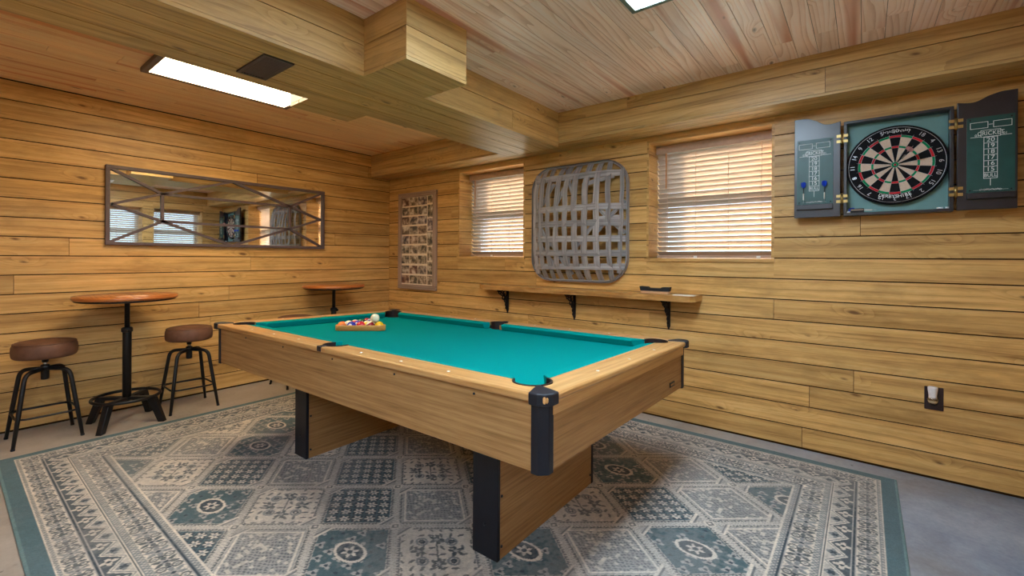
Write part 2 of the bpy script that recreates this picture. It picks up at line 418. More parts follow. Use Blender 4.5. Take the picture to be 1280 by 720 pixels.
# ceiling
mb = MB()
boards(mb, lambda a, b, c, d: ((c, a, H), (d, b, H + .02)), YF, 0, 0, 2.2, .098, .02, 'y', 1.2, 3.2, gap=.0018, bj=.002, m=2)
boards(mb, lambda a, b, c, d: ((c, a, H), (d, b, H + .02)), YF, 0, 2.2, XB, .098, .044, 'y', 1.2, 3.2, gap=.0022, bj=.002)
mb.box((-.3, YF - .3, H + .006), (XB + .4, .4, H + .2), 'x', .5, 1)
structure(mb.build('ceiling', [M['ceil'], M['gap'], M['ceil_warm_lit']]))

# beam and soffits
ZB = 2.117; SZ = 2.152; SY = -.263
def casing(name, x0, x1, y0, y1, z0, seam, along, faces, bw=.135):
    """boxed-in beam: bottom boards with a thin lip, two boards on each listed side"""
    mb = MB(); lip = .018
    mb.box((x0 + .012, y0 + .012, z0 + .01), (x1 - .012, y1 - .012, H), along, .5, 1)
    if along == 'y':
        n = max(1, round((x1 - x0) / bw)); w = (x1 - x0) / n
        for i in range(n):
            mb.box((x0 + i * w + (.003 if i else 0), y0, z0), (x0 + (i + 1) * w - (.003 if i < n - 1 else 0), y1, z0 + lip - .002), 'y')
    else:
        n = max(1, round((y1 - y0) / bw)); w = (y1 - y0) / n
        for i in range(n):
            mb.box((x0, y0 + i * w + (.003 if i else 0), z0), (x1, y0 + (i + 1) * w - (.003 if i < n - 1 else 0), z0 + lip - .002), 'x')
    for f in faces:
        for (za, zb) in ((z0 + lip, seam - .002), (seam + .002, H)):
            cuts = [0.0]
            L = (y1 - y0) if f in '+x-x' else (x1 - x0)
            a = random.uniform(1.2, 2.6)
            while a < L - .5: cuts.append(a); a += random.uniform(1.6, 3.2)
            cuts.append(L)
            for i in range(len(cuts) - 1):
                p, q = cuts[i] + .001, cuts[i + 1] - .001
                if f == '+x': mb.box((x1 - .02, y0 + p, za), (x1, y0 + q, zb), 'y')
                if f == '-x': mb.box((x0, y0 + p, za), (x0 + .02, y0 + q, zb), 'y')
                if f == '-y': mb.box((x0 + p, y0, za), (x0 + q, y0 + .02, zb), 'x')
                if f == '+y': mb.box((x0 + p, y1 - .02, za), (x0 + q, y1, zb), 'x')
    return structure(mb.build(name, [M['beam'], M['gap']]))
casing('trim_1', 2.05, 2.59, YF, SY, ZB, 2.27, 'y', ('+x', '-x'))                 # long boxed beam
casing('trim_2', 0.0, XB, SY, 0.0, SZ, 2.315, 'x', ('-y',))                        # soffit on the window wall
casing('trim_3', 2.59, 2.922, -2.083, -1.69, ZB, 2.272, 'y', ('+x', '-y', '+y'), .17)   # block beside the beam
casing('trim_4', 1.834, 2.05, -2.088, -1.706, ZB, 2.27, 'y', ('-x', '+y', '-y'), .11)   # short step beside the light

# cool flush panels
def panel(x0, x1, y0, y1, label, glow, frame, th=.016, w=.024):
    t = empty('ceiling_light', ((x0 + x1) / 2, (y0 + y1) / 2, H)); tag(t, label, 'ceiling light')
    mb = MB(); o = Vector(t.location)
    for lo, hi in (((x0, y0, H - th), (x1, y0 + w, H)), ((x0, y1 - w, H - th), (x1, y1, H)), ((x0, y0 + w, H - th), (x0 + w, y1 - w, H)), ((x1 - w, y0 + w, H - th), (x1, y1 - w, H))):
        mb.box(lo, hi)
    mb.xf(lambda p: p - o).build('light_frame', frame, t, .004)
    mb = MB(); mb.box((x0 + w, y0 + w, H - th + .004), (x1 - w, y1 - w, H - .002)); mb.xf(lambda p: p - o).build('diffuser', glow, t)
panel(.962, 1.575, -2.615, -1.700, 'warm glowing light panel on the ceiling beyond the boxed beam', WARM, M['lightframewarm'], .030, .036)
panel(3.685, 4.295, -2.56, -1.335, 'bright white light panel set flush in the pine ceiling', COOL, M['lightframe'])
panel(3.685, 4.295, -5.3, -4.08, 'added white fill panel on the ceiling behind the camera, out of view', COOL, M['lightframe'])  # added unseen panel to even out the room light

# vent
t = empty('ceiling_vent', (2.306, -2.435, ZB)); tag(t, 'dark louvred air vent in the underside of the boxed beam', 'vent')
mb = MB()
for lo, hi in (((-.152, -.068, -.008), (.152, -.052, 0)), ((-.152, .052, -.008), (.152, .068, 0)), ((-.152, -.052, -.008), (-.136, .052, 0)), ((.136, -.052, -.008), (.152, .052, 0))): mb.box(lo, hi)
mb.build('vent_frame', M['vent'], t)
mb = MB()
for i in range(8):
    y = -.047 + i * .0134
    mb.prism([(y - .006, -.001), (y - .004, -.001), (y + .006, -.007), (y + .004, -.007)][::-1], -.136, .136, 'x', 'x')
mb.build('louvre', M['vent'], t)

# ------------------------------------------------------------------ windows and blinds
def window(name, axis, w, blind_label, wand=True, tags=True, slat_tilt=36, blind=True):
    a0, a1, z0, z1 = w
    # local frame: a along wall, d depth into wall
    if axis == 'y': Pt = lambda a, d, z: (a, d, z)
    else: Pt = lambda a, d, z: (XB + d, a, z)
    def bx(mb, lo, hi, ax='a', m=0, rnd=None):
        p, q = Pt(*lo), Pt(*hi)
        l = tuple(min(x, y) for x, y in zip(p, q)); h = tuple(max(x, y) for x, y in zip(p, q))
        A = {'a': 'x' if axis == 'y' else 'y', 'd': 'y' if axis == 'y' else 'x', 'z': 'z'}[ax]
        mb.box(l, h, A, rnd, m)
    c = Pt((a0 + a1) / 2, 0, z0)
    wroot = empty(name, c); structure(wroot); C = Vector(c)
    T = lambda mb: mb.xf(lambda p: p - C)
    D = WALLT
    mb = MB(); th = .016
    z = .008 + PITCH * math.floor((z0 - .008) / PITCH)
    while z < z1:
        lo, hi = max(z + .002, z0), min(z + PITCH - .002, z1)
        if hi - lo > .004:
            bx(mb, (a0, -.001, lo), (a0 + th, D, hi), 'd'); bx(mb, (a1 - th, -.001, lo), (a1, D, hi), 'd')
        z += PITCH
    bx(mb, (a0 + th, -.001, z1 - th), (a1 - th, D, z1), 'a')
    T(mb).build('window_jamb', M['wall'], wroot)
    mb = MB(); bx(mb, (a0 - .012, -.012, z0 - .004), (a1 + .006, D, z0 + .018), 'a'); T(mb).build('window_sill', M['wall'], wroot)
    mb = MB(); f0, f1, g0, g1 = a0 + th, a1 - th, z0 + .018, z1 - th; fw = .04; zm = (g0 + g1) / 2 + .02
    for lo, hi in (((f0, .29, g0), (f0 + fw, .33, g1)), ((f1 - fw, .29, g0), (f1, .33, g1)), ((f0 + fw, .29, g0), (f1 - fw, .33, g0 + fw)), ((f0 + fw, .29, g1 - fw), (f1 - fw, .33, g1)), ((f0 + fw, .285, zm - .03), (f1 - fw, .33, zm + .03))):
        bx(mb, lo, hi)
    T(mb).build('window_frame', M['windowframe'], wroot)
    mb = MB(); bx(mb, (f0 + fw, .308, g0 + fw), (f1 - fw, .312, zm - .03)); bx(mb, (f0 + fw, .308, zm + .03), (f1 - fw, .312, g1 - fw)); T(mb).build('window_glass', M['glass'], wroot)
    if not blind: return
    by = .20
    broot = empty('window_blind', Pt((a0 + a1) / 2, by, z1 - th)); tag(broot, blind_label, 'blind'); B = Vector(broot.location); T = lambda mb: mb.xf(lambda p: p - B)
    mb = MB(); bx(mb, (f0 + .003, by - .055, g1 - .062), (f1 - .003, by + .03, g1 - .002)); T(mb).build('headrail', M['headrail'], broot)
    n = 21; top, bot = g1 - .085, g0 + .038; pitch = (top - bot) / (n - 1); mb = MB()
    b0, b1 = f0 + .004, f1 - .004
    for i in range(n):
        z = top - i * pitch; tilt = R(slat_tilt); hw = .0255
        dx, dz = hw * math.cos(tilt), hw * math.sin(tilt)
        nx, nz = .0013 * math.sin(tilt), .0013 * math.cos(tilt)
        # room edge up
        poly = [(by - dx + nx, z + dz + nz), (by - dx - nx, z + dz - nz), (by + dx - nx, z - dz - nz), (by + dx + nx, z - dz + nz)]
        v = [Pt(b, p[0], p[1]) for b in (b0, b1) for p in poly]; k = mb.add(v); rn = random.random()
        for q in ((0, 1, 2, 3), (7, 6, 5, 4), (0, 4, 5, 1), (1, 5, 6, 2), (2, 6, 7, 3), (3, 7, 4, 0)): mb.face([k + j for j in q], None, rn)
    T(mb).build('slats', M['slat'], broot)
    mb = MB(); bx(mb, (b0, by - .028, g0 + .004), (b1, by + .028, g0 + .024)); T(mb).build('bottom_rail', M['headrail'], broot)
    for fr in (.10, .36, .64, .90):
        x = b0 + (b1 - b0) * fr
        mb = MB()
        for d in (-.027, .027): mb.tube([Pt(x, by + d, g1 - .05), Pt(x, by + d, g0 + .02)], .0013, 6)
        T(mb).build('ladder_cord', M['headrail'], broot)
    if wand:
        x = b0 + .075; mb = MB(); mb.tube([Pt(x, by - .045, g1 - .055), Pt(x + .002, by - .046, g1 - .19), Pt(x + .002, by - .047, g1 - .34)], .0045, 8); T(mb).build('tilt_wand', M['wand'], broot)
    if tags:
        for fr in (.36, .88):
            x = b0 + (b1 - b0) * fr; mb = MB(); bx(mb, (x - .012, by - .034, g0 + .001), (x + .012, by - .029, g0 + .02)); T(mb).build('clip', M['white'], broot)
window('window_1', 'y', WIN1, 'sunlit blind in the small window between photo collage and basket')
window('window_2', 'y', WIN2, 'half sunlit blind in the window between basket and dart cabinet')
window('window_3', 'x', WIN3, 'pale blind on the back wall nearest the dart cabinet, seen in the mirror', False, False, 26)
window('window_4', 'x', WIN4, 'pale blind on the back wall at the left end of the mirror view', False, False, 26)

window('fill_window', 'x', FILL_WIN, '', blind=False)  # added unseen window that lets in blue fill light
# ------------------------------------------------------------------ rug
def rug():
    x0, x1, y0, y1 = .59, 4.715, -3.19, -.152
    st = .0045; nx = int((x1 - x0) / st) + 1; ny = int((y1 - y0) / st) + 1
    X, Y = np.meshgrid(np.linspace(x0, x1, nx), np.linspace(y0, y1, ny))
    rng = np.random.default_rng(3)
    def vnoise(sc, seed):
        r = np.random.default_rng(seed); n = 256; G = r.random((n, n))
        a, b = X * sc + 40, Y * sc + 40; i, j = np.floor(a).astype(int), np.floor(b).astype(int); f, g = a - i, b - j
        f = f * f * (3 - 2 * f); g = g * g * (3 - 2 * g); q = lambda i, j: G[i % n, j % n]
        return (q(i, j) * (1 - f) + q(i + 1, j) * f) * (1 - g) + (q(i, j + 1) * (1 - f) + q(i + 1, j + 1) * f) * g
    c = lambda r, g, b: np.array(lin(r, g, b)[:3])
    cream, grey, teal, dark, pale = c(226, 212, 194), c(132, 134, 134), c(78, 106, 112), c(46, 62, 72), c(180, 172, 164)
    out = np.zeros((ny, nx, 3)); out[:] = grey
    def put(mask, col, a=1.0):
        k = (np.clip(mask.astype(float), 0, 1) * a)[..., None]; out[:] = out * (1 - k) + col * k
    dx = np.minimum(X - x0, x1 - X); dy = np.minimum(Y - y0, y1 - Y)
    d = np.minimum(dx, dy); tt = np.where(dx < dy, Y, X)
    def hash2(i, j, s): return np.mod(np.sin(i * 127.1 + j * 311.7 + s * 74.7) * 43758.5453, 1.0)
    def flower(u, v, r, k, ph=0.0):  # petal mask
        rr = np.hypot(u, v); th = np.arctan2(v, u); return rr < r * (.72 + .28 * np.cos(k * th + ph))
    def ringm(u, v, r, w): return np.abs(np.hypot(u, v) - r) < w
    dots = (np.sin(X * 2 * PI / .02) * np.sin(Y * 2 * PI / .02)) > .25
    # --- borders
    put(d < .07, teal); put(d < .012, c(104, 136, 138))
    b = (d >= .07) & (d < .09); put(b, grey); put(b & dots, cream, .75); put((d > .068) & (d < .074), cream)
    def floral(lo, hi, p, off):
        b = (d >= lo) & (d < hi); w = hi - lo; v = d - (lo + hi) / 2
        put(b, cream)
        put(b & (np.sin(tt * 2 * PI / .026 + np.sin(d * 300) * 2) * np.sin(d * 2 * PI / .025) > .55), grey, .6)
        k = np.floor((tt + off) / p); u = (tt + off) - (k + .5) * p; odd = np.mod(k, 2) > .5
        fl = flower(u, v, w * .50, 6); put(b & fl & odd, dark, .9); put(b & fl & ~odd, grey, .95)
        put(b & flower(u, v, w * .26, 6, PI), pale); put(b & (np.hypot(u, v) < w * .09), dark)
        u2 = (tt + off) - np.round((tt + off) / p) * p
        for s in (-1, 1):
            put(b & ringm(u2, v - s * w * .27, w * .16, .0042), dark, .85); put(b & (np.hypot(u2, v - s * w * .27) < w * .06), grey)
        put(b & (np.abs(u2) < .003) & (np.abs(v) < w * .12), dark)
    floral(.09, .165, .078, 0.0)
    put((d >= .165) & (d < .183), pale); put((d >= .170) & (d < .177), dark)
    lo, hi = .183, .265; b = (d >= lo) & (d < hi); p = .15; fr = np.mod(tt, p) / p; tri = np.abs(fr * 2 - 1); s = (d - lo) / (hi - lo) - (.12 + .76 * tri)
    put(b & (s > 0), pale); put(b & (s > 0), cream, .35); put(b & (s <= 0), dark, .8)
    u = (np.mod(tt + p / 2, p) - p / 2); put(b & flower(np.mod(tt, p) - p / 2, d - (hi - .026), .03, 4), grey); put(b & flower(np.mod(tt, p) - p / 2, d - (hi - .026), .018, 4, PI), dark)
    put(b & flower(u, d - (lo + .026), .03, 4), cream, .9); put(b & (np.hypot(u, d - (lo + .026)) < .008), dark)
    for o_, cc in ((0, cream), (.10, grey), (.19, cream)): put(b & (np.abs(s - o_) < .035), cc)
    put((d >= .265) & (d < .283), cream); put((d > .270) & (d < .2745), dark); put((d > .279) & (d < .283), grey)
    b = (d >= .283) & (d < .303); put(b, grey); put(b & dots, cream, .7)
    floral(.303, .395, .096, .03)
    put((d >= .395) & (d < .409), pale); put((d >= .399) & (d < .406), dark); b = (d >= .409) & (d < .432); put(b, grey); put(b & dots, cream, .7); put((d > .430) & (d < .437), cream)
    # --- field lattice
    F = d >= .437
    i = (X - 1.285) / .274; j = (Y + 2.583) / .225; p = (i + j) / 2; q = (i - j) / 2
    Pc, Qc = np.floor(p), np.floor(q); fp, fq = p - Pc, q - Qc
    e = np.minimum(np.minimum(fp, 1 - fp), np.minimum(fq, 1 - fq)) * .35 * 1.28
    U = (fp - .5) * .354; V = (fq - .5) * .354               # metric, along lattice edges
    A = (U + V) / 1.414; B = (U - V) / 1.414                   # along cell diagonals
    kind = np.mod(Pc * 1 + Qc * 2, 4); kind = np.where(hash2(Pc, Qc, 1) > .72, np.mod(kind + 2, 4), kind)
    along = np.where(np.minimum(fp, 1 - fp) < np.minimum(fq, 1 - fq), fq, fp) * .354
    # cell bases
    for k, base in ((0, cream), (1, dark), (2, pale), (3, teal * .75)): put(F & (kind == k), base)
    put(F & (kind == 2), grey, .45); put(F & (kind == 0), pale, .12)
    inn = e > .036
    # kind 0: branches, roses and leaves on cream
    m0 = F & (kind == 0) & inn
    put(m0 & (np.abs(U) < .0035) & (np.abs(V) < .11), dark, .9)
    for (a_, b_) in ((.085, 0), (-.085, 0), (0, .085), (0, -.085)):
        put(m0 & flower(U - a_ * .9, V - b_ * .9, .034, 5, a_ * 30), dark, .92); put(m0 & flower(U - a_ * .9, V - b_ * .9, .013, 5), pale)
    for (a_, b_) in ((.062, .062), (-.062, .062), (.062, -.062), (-.062, -.062)):
        put(m0 & ringm(U - a_, V - b_, .022, .005), grey); put(m0 & ringm(U - a_, V - b_, .010, .004), dark)
    cu, cv = np.floor(U / .042), np.floor(V / .042); lu, lv = U / .042 - cu - .5, V / .042 - cv - .5; hh = hash2(cu + Pc * 13, cv + Qc * 7, 2); an = hh * 6.28
    leaf = (((lu * np.cos(an) + lv * np.sin(an)) / .40) ** 2 + ((-lu * np.sin(an) + lv * np.cos(an)) / .15) ** 2) < 1
    put(m0 & leaf & (hh > .22), dark, .85)
    # kind 1: lattice of cream blossoms on dark blue
    m1 = F & (kind == 1) & inn; g_ = .058
    cu, cv = np.round(U / g_), np.round(V / g_); lu, lv = U - cu * g_, V - cv * g_
    put(m1 & ((np.abs(np.abs(lu) - g_ / 2) < .003) | (np.abs(np.abs(lv) - g_ / 2) < .003)), teal, .8)
    put(m1 & flower(lu, lv, .0245, 6, cu) , cream, .9); put(m1 & (np.hypot(lu, lv) < .008), grey)
    # kind 2: speckle with framing lines
    m2 = F & (kind == 2)
    put(m2 & (np.abs(e - .052) < .006), cream); put(m2 & (e > .06) & (np.sin(A * 2 * PI / .026 + np.sin(B * 90) * 1.2) * np.sin(B * 2 * PI / .022 + np.sin(A * 80)) > .2), dark, .7)
    put(m2 & (e > .06) & (hash2(np.floor(A / .015), np.floor(B / .015), 5) > .8), cream, .7)
    # kind 3: big medallion
    m3 = F & (kind == 3) & inn
    cu, cv = np.round(A / .062), np.round(B / .058); lu, lv = A - cu * .062, B - cv * .058; hh = hash2(cu + Pc, cv + Qc, 8)
    put(m3 & flower(lu, lv, .025, 3, 1.0) & (hh > .25), pale, .9); put(m3 & (np.hypot(lu, lv) < .008), dark)
    md = np.hypot(A / 1.25, B); put(m3 & (md < .062), dark); put(m3 & (np.abs(md - .055) < .006), cream); put(m3 & flower(A, B, .036, 6), cream, .9); put(m3 & (np.hypot(A, B) < .012), dark)
    # cell edges : cream line, chain, dark line
    chain = np.sin(along * 2 * PI / .0155) > 0
    put(F & (e < .036), pale); put(F & (e < .036), cream, .45)
    put(F & (e >= .016) & (e < .027) & chain, dark, .8); put(F & (e >= .026) & (e < .0325), dark, .9); put(F & (e >= .0325) & (e < .036), cream, .6)
    put(F & (e >= .004) & (e < .008) & (np.sin(along * 2 * PI / .011) > .2), grey, .9)
    hexc = F & (np.abs(A) > .186) & (e < .075); put(hexc & (e > .02), pale, .8); put(F & (np.abs(np.abs(A) - .186) < .005) & (e > .012), cream, .9); put(F & (np.abs(np.abs(A) - .196) < .0035) & (e > .012), dark, .7)
    nd = np.abs(i - np.round(i)) * .274 + np.abs(j - np.round(j)) * .225
    node = F & (np.mod(np.round(i) + np.round(j), 2) == 0); put(node & (nd < .030), cream, .8); put(node & (nd < .020), dark, .8); put(node & (nd < .009), cream)
    # wear and weave
    wn = vnoise(9, 1) * .5 + vnoise(28, 2) * .3 + vnoise(90, 4) * .2
    out[:] = out * (.80 + .40 * wn)[..., None]
    fade = np.clip((vnoise(4, 6) * .55 + vnoise(70, 7) * .45 - .36) * 1.8, .04, .34)[..., None] * np.where(d < .07, .25, 1.0)[..., None]
    out[:] = out * (1 - fade) + c(156, 150, 144) * fade
    out[:] *= (.86 + .28 * rng.random((ny, nx)))[..., None]
    # mesh: top grid + skirt
    th = .010; n = nx * ny
    co = np.stack([X, Y, np.full_like(X, th) - np.clip(.012 - d, 0, 1) * .35], -1).reshape(-1, 3)
    idx = np.arange(n).reshape(ny, nx); quads = np.stack([idx[:-1, :-1], idx[:-1, 1:], idx[1:, 1:], idx[1:, :-1]], -1).reshape(-1, 4)
    loop = np.concatenate([idx[0, :], idx[1:, -1], idx[-1, -2::-1], idx[-2:0:-1, 0]]); m = len(loop)
    low = co[loop].copy(); low[:, 2] = .0005; li = np.arange(m) + n; nxt = np.roll(np.arange(m), -1)
    sk = np.stack([loop, li, li[nxt], loop[nxt]], -1)
    allc = np.concatenate([co, low]); allq = np.concatenate([quads, sk]).astype(np.int32)
    me = bpy.data.meshes.new('rug'); me.vertices.add(len(allc)); me.vertices.foreach_set('co', allc.astype(np.float32).ravel())
    me.loops.add(allq.size); me.loops.foreach_set('vertex_index', allq.ravel()); me.polygons.add(len(allq))
    me.polygons.foreach_set('loop_start', np.arange(0, allq.size, 4, dtype=np.int32))
    try: me.polygons.foreach_set('loop_total', np.full(len(allq), 4, dtype=np.int32))
    except Exception: pass
    at = me.attributes.new('pattern', 'FLOAT_COLOR', 'POINT'); cc = np.ones((len(allc), 4), np.float32); cc[:n, :3] = out.reshape(-1, 3); cc[n:, :3] = cc[loop, :3]
    at.data.foreach_set('color', cc.ravel()); me.update(calc_edges=True); me.validate()
    mt, nt, o_ = newmat('woven_rug'); g = N(nt); a_ = g.n('ShaderNodeAttribute', attribute_name='pattern'); tc = g.n('ShaderNodeTexCoord'); f = g.noise(tc.outputs['Object'], 420, 2, .6)
    col = g.mix(.25, a_.outputs['Color'], g.mix(1.0, a_.outputs['Color'], g.ramp(f, [(.3, (.4, .4, .4, 1)), (.7, (1, 1, 1, 1))]), 'MULTIPLY'))
    g.bsdf(o_, col, .95, 0, .08, bump=f, bstr=.5, bdist=.004, Sheen_Weight=.15)
    me.materials.append(mt); o = bpy.data.objects.new('rug', me); COL.objects.link(o)
    tag(o, 'large faded blue and cream patterned rug under the pool table', 'rug')
rug()

# ------------------------------------------------------------------ pool table
OX, OY, PHI, L, W = 3.846, -2.305, .011, 2.481, 1.399
ca, sa = math.cos(PHI), math.sin(PHI)
ctr = (OX - L / 2 * ca - W / 2 * sa, OY - L / 2 * sa + W / 2 * ca, .010)
pt = empty('pool_table', ctr, PHI); tag(pt, 'pool table with teal cloth, oak sides and black corners on the rug', 'pool table')
ZRB = .780; ZT = .807; ZBED = ZT - .042; ZC = .566
HX, HY = L / 2, W / 2
def lev(x, y): return -.007 * (HX - x) - .026 * (y + HY)       # the slate is very slightly out of level
def sh(p): return Vector((p[0], p[1], p[2] + lev(p[0], p[1]) - .010))
def AB(a, b): return (HX - a, b - HY)                            # a from right end, b from near side
def tb(mb, name, mat, parent=None, bevel=0, seg=2): return mb.xf(sh).build(name, mat, parent or pt, bevel, seg)
def mirror4():
    return [(sx, sy) for sx in (1, -1) for sy in (-1, 1)]
# canonical quadrant: coordinates (a,b) measured inward from the corner; map to quadrant
def Q(sx, sy): return lambda a, b: (sx * (HX - a), sy * (HY - b))
PC = (.140, .130); PR = .062
def arc(c, r, t0, t1, n=10): return [(c[0] + r * math.cos(R(t0 + (t1 - t0) * k / n)), c[1] + r * math.sin(R(t0 + (t1 - t0) * k / n))) for k in range(n + 1)]
WOODW = .115; NOSE = .172
SP = (HX, .088); SR = .056     # side pocket centre (a,b), radius
def orient(poly):
    A = sum(poly[i][0] * poly[(i + 1) % len(poly)][1] - poly[(i + 1) % len(poly)][0] * poly[i][1] for i in range(len(poly)))
    return poly if A > 0 else poly[::-1]
def zprofile_rail(mb, poly, ax):
    mb.prism(orient(poly), ZRB, ZT, 'z', ax, .5)
for (sx, sy) in mirror4():
    q = Q(sx, sy)
    # long side rail half
    pl = [(0.0, 0.0)] + arc(PC, PR + .004, 225, 346, 10) + [(HX - SR - .01, WOODW)] + arc(SP, SR + .005, 152, 270, 9) + [(HX, 0.0)]
    mb = MB(); zprofile_rail(mb, [q(*p) for p in pl], 'x'); tb(mb, 'rail', M['oakrail'], bevel=.009, seg=3)
# end rails (full width)
for sx in (1, -1):
    near = [(0, 0)] + arc(PC, PR + .004, 225, 105, 10)
    pl = [Q(sx, -1)(*p) for p in near] + [Q(sx, 1)(*p) for p in near[::-1]]
    mb = MB(); zprofile_rail(mb, pl, 'y'); tb(mb, 'rail', M['oakrail'], bevel=.009, seg=3)
# cushions
def cushion(q, a0, a1, ea, eb, swap=False):
    prof = [(WOODW - .004, ZT - .001, 0), (NOSE - .004, ZT - .004, .95), (NOSE, ZT - .010, 1), (NOSE - .014, ZBED + .0005, .8), (WOODW, ZBED + .0005, .1)]
    mb = MB(); pts = []
    for end in (0, 1):
        for (b, z, k) in prof:
            a = (a0 + ea * k) if end == 0 else (a1 - eb * k)
            p = q(a, b) if not swap else q(b, a)
            pts.append((p[0], p[1], z))
    k = mb.add(pts)
    for f in [(i, (i + 1) % 5, 5 + (i + 1) % 5, 5 + i) for i in range(5)] + [(4, 3, 2, 1, 0), (5, 6, 7, 8, 9)]: mb.face([k + i for i in f])
    tb(mb, 'cushion', M['cloth'], bevel=.003)
for (sx, sy) in mirror4():
    cushion(Q(sx, sy), .198, HX - SR - .006, .055, .018)
for sx in (1, -1):
    q = lambda a, b, sx=sx: (sx * (HX - a), b - HY)
    cushion(q, .188, W - .188, .055, .055, swap=True)
# bed with pocket notches
def bedpoly():
    e0 = WOODW + .004; pl = []
    def quad(sx, sy, rev):
        q = Q(sx, sy); pts = [q(*p) for p in [(PC[0] + PR + .004, e0)] + arc((PC[0], PC[1]), PR, 346, 464, 12)[0:0] + arc(PC, PR + .002, -16, 106, 12) + [(e0, PC[1] + PR + .004)]]
        return pts[::-1] if rev else pts
    def side(sy, rev):
        pts = [(SP[0] + (SR + .002) * math.cos(R(t)) - HX, sy * (HY - SP[1] - (SR + .002) * math.sin(R(t)))) for t in (30, 50, 70, 90, 110, 130, 150)]
        return pts[::-1] if rev else pts
    pl += side(-1, True)
    pl += quad(1, -1, False); pl += quad(1, 1, True); pl += side(1, False); pl += quad(-1, 1, False); pl += quad(-1, -1, True)
    return orient(pl)
mb = MB(); mb.prism(bedpoly(), ZBED - .035, ZBED, 'z', 'x', .5); tb(mb, 'bed', M['cloth'])
# pockets
def pocket(c, r, t0, t1, q, name='pocket', depth=.10):
    mb = MB(); n = 14; ro = r + .006
    inn = arc(c, r, t0, t1, n); ou = arc(c, ro, t0, t1, n)
    pts = []
    for p, o in zip(inn, ou):
        a, b = q(*p), q(*o); pts += [(a[0], a[1], ZT + .0015), (b[0], b[1], ZT + .0015), (b[0], b[1], ZBED - depth), (a[0], a[1], ZBED - depth)]
    k = mb.add(pts)
    for i in range(n):
        for e in range(4):
            mb.face([k + 4 * i + e, k + 4 * i + (e + 1) % 4, k + 4 * i + 4 + (e + 1) % 4, k + 4 * i + 4 + e], None, .5, 0, False)
    full = [q(c[0] + ro * math.cos(2 * PI * i / 20), c[1] + ro * math.sin(2 * PI * i / 20)) for i in range(20)]
    mb.prism(orient(full), ZBED - depth - .004, ZBED - depth, 'z', 'x', .5)
    tb(mb, name, M['liner'])
for (sx, sy) in mirror4():
    pocket(PC, PR, 345, 105, Q(sx, sy)) if False else pocket(PC, PR, 105, 345, Q(sx, sy))
for sy in (-1, 1):
    q = Q(1, sy); pocket(SP, SR, 152, 388, q)
    mb = MB()   # black strap over the rail at the side pocket
    lo, hi = q(HX - .017, -.003), q(HX + .017, SP[1] - SR + .004)
    mb.box((min(lo[0], hi[0]), min(lo[1], hi[1]), ZRB + .004), (max(lo[0], hi[0]), max(lo[1], hi[1]), ZT + .003), 'x'); tb(mb, 'pocket_trim', M['black'], bevel=.004)
# corner caps, posts
for (sx, sy) in mirror4():
    q = Q(sx, sy)
    mb = MB(); mb.prism(orient([q(*p) for p in [(-.008, .060), (-.008, .028), (.004, .004), (.028, -.008), (.060, -.008), (.080, .050), (.088, .080), (.080, .088), (.050, .080)]]), ZRB - .006, ZT + .005, 'z', 'x', .5); tb(mb, 'corner_cap', M['black'], bevel=.011, seg=4)
    i = .02
    mb = MB(); mb.prism(orient([q(*p) for p in [(i - .006, i + .045), (i - .006, i + .018), (i + .018, i - .006), (i + .045, i - .006), (i + .045, i + .045)]]), ZC - .006, ZRB - .006, 'z', 'z', .5); tb(mb, 'corner_post', M['blackpost'], bevel=.003)
# apron panels
I = .02; TH = .025; PO = .04
def pbox(lo, hi, ax, name, mat, bevel=0):
    mb = MB()
    n = 6
    if ax == 'x':
        xs = [lo[0] + (hi[0] - lo[0]) * k / n for k in range(n + 1)]
        mb.box(lo, hi, ax)
    else: mb.box(lo, hi, ax)
    return tb(mb, name, mat, bevel=bevel)
pbox((-HX + I + PO, -HY + I, ZC), (HX - I - PO, -HY + I + TH, ZRB), 'x', 'side_apron', M['oak'])
pbox((-HX + I + PO, HY - I - TH, ZC), (HX - I - PO, HY - I, ZRB), 'x', 'side_apron', M['oak'])
for s in (1, -1):
    x0, x1 = sorted((s * (HX - I), s * (HX - I - TH)))
    ap = pbox((x0, -HY + I + PO, ZC), (x1, HY - I - PO, ZRB), 'y', 'end_apron', M['oakdark'])
    x0, x1 = sorted((s * (HX - I + .008), s * (HX - I - .002)))
    pbox((x0, -HY + I + PO - .002, ZRB - .042), (x1, HY - I - PO + .002, ZRB), 'y', 'trim_strip', M['oakrail'])
mb = MB(); mb.box((-HX + I + TH, -HY + I + TH, ZC + .03), (HX - I - TH, HY - I - TH, ZC + .045), 'x'); tb(mb, 'underside', M['oakdark'])
# name plate at the far end of the right apron
mb = MB(); x = HX - I; mb.box((x, .448, ZC + .035), (x + .004, .515, ZC + .058), 'y'); npl = tb(mb, 'name_plate', M['black'])
mb = MB(); mb.box((x + .004, .455, ZC + .042), (x + .0048, .508, ZC + .051), 'y'); tb(mb, 'plate_inlay', M['oakdark'], parent=npl)
# sights
step = .2655
def sight(a, b):
    x, y = AB(a, b); mb = MB(); mb.lathe([(.0001, ZT - .001), (.0065, ZT - .001), (.0060, ZT + .0012), (.0001, ZT + .0014)], 14, (x, y, 0)); tb(mb, 'sight', M['white'])
for k in (1, 2, 3):
    for s in (-1, 1):
        sight(HX + s * k * step, .042); sight(HX + s * k * step, W - .042)
for k in (-1, 0, 1):
    sight(.042, W / 2 + k * .29); sight(L - .042, W / 2 + k * .29)
# apron bolts
for a in (.30, .72, 1.16, 1.62, 2.06):
    x, y = AB(a, I); mb = MB(); mb.lathe([(.0042, 0), (.0042, .003), (.002, .004)], 12, (x, y, ZRB - .022), 'y'); tb(mb, 'bolt', M['black'])
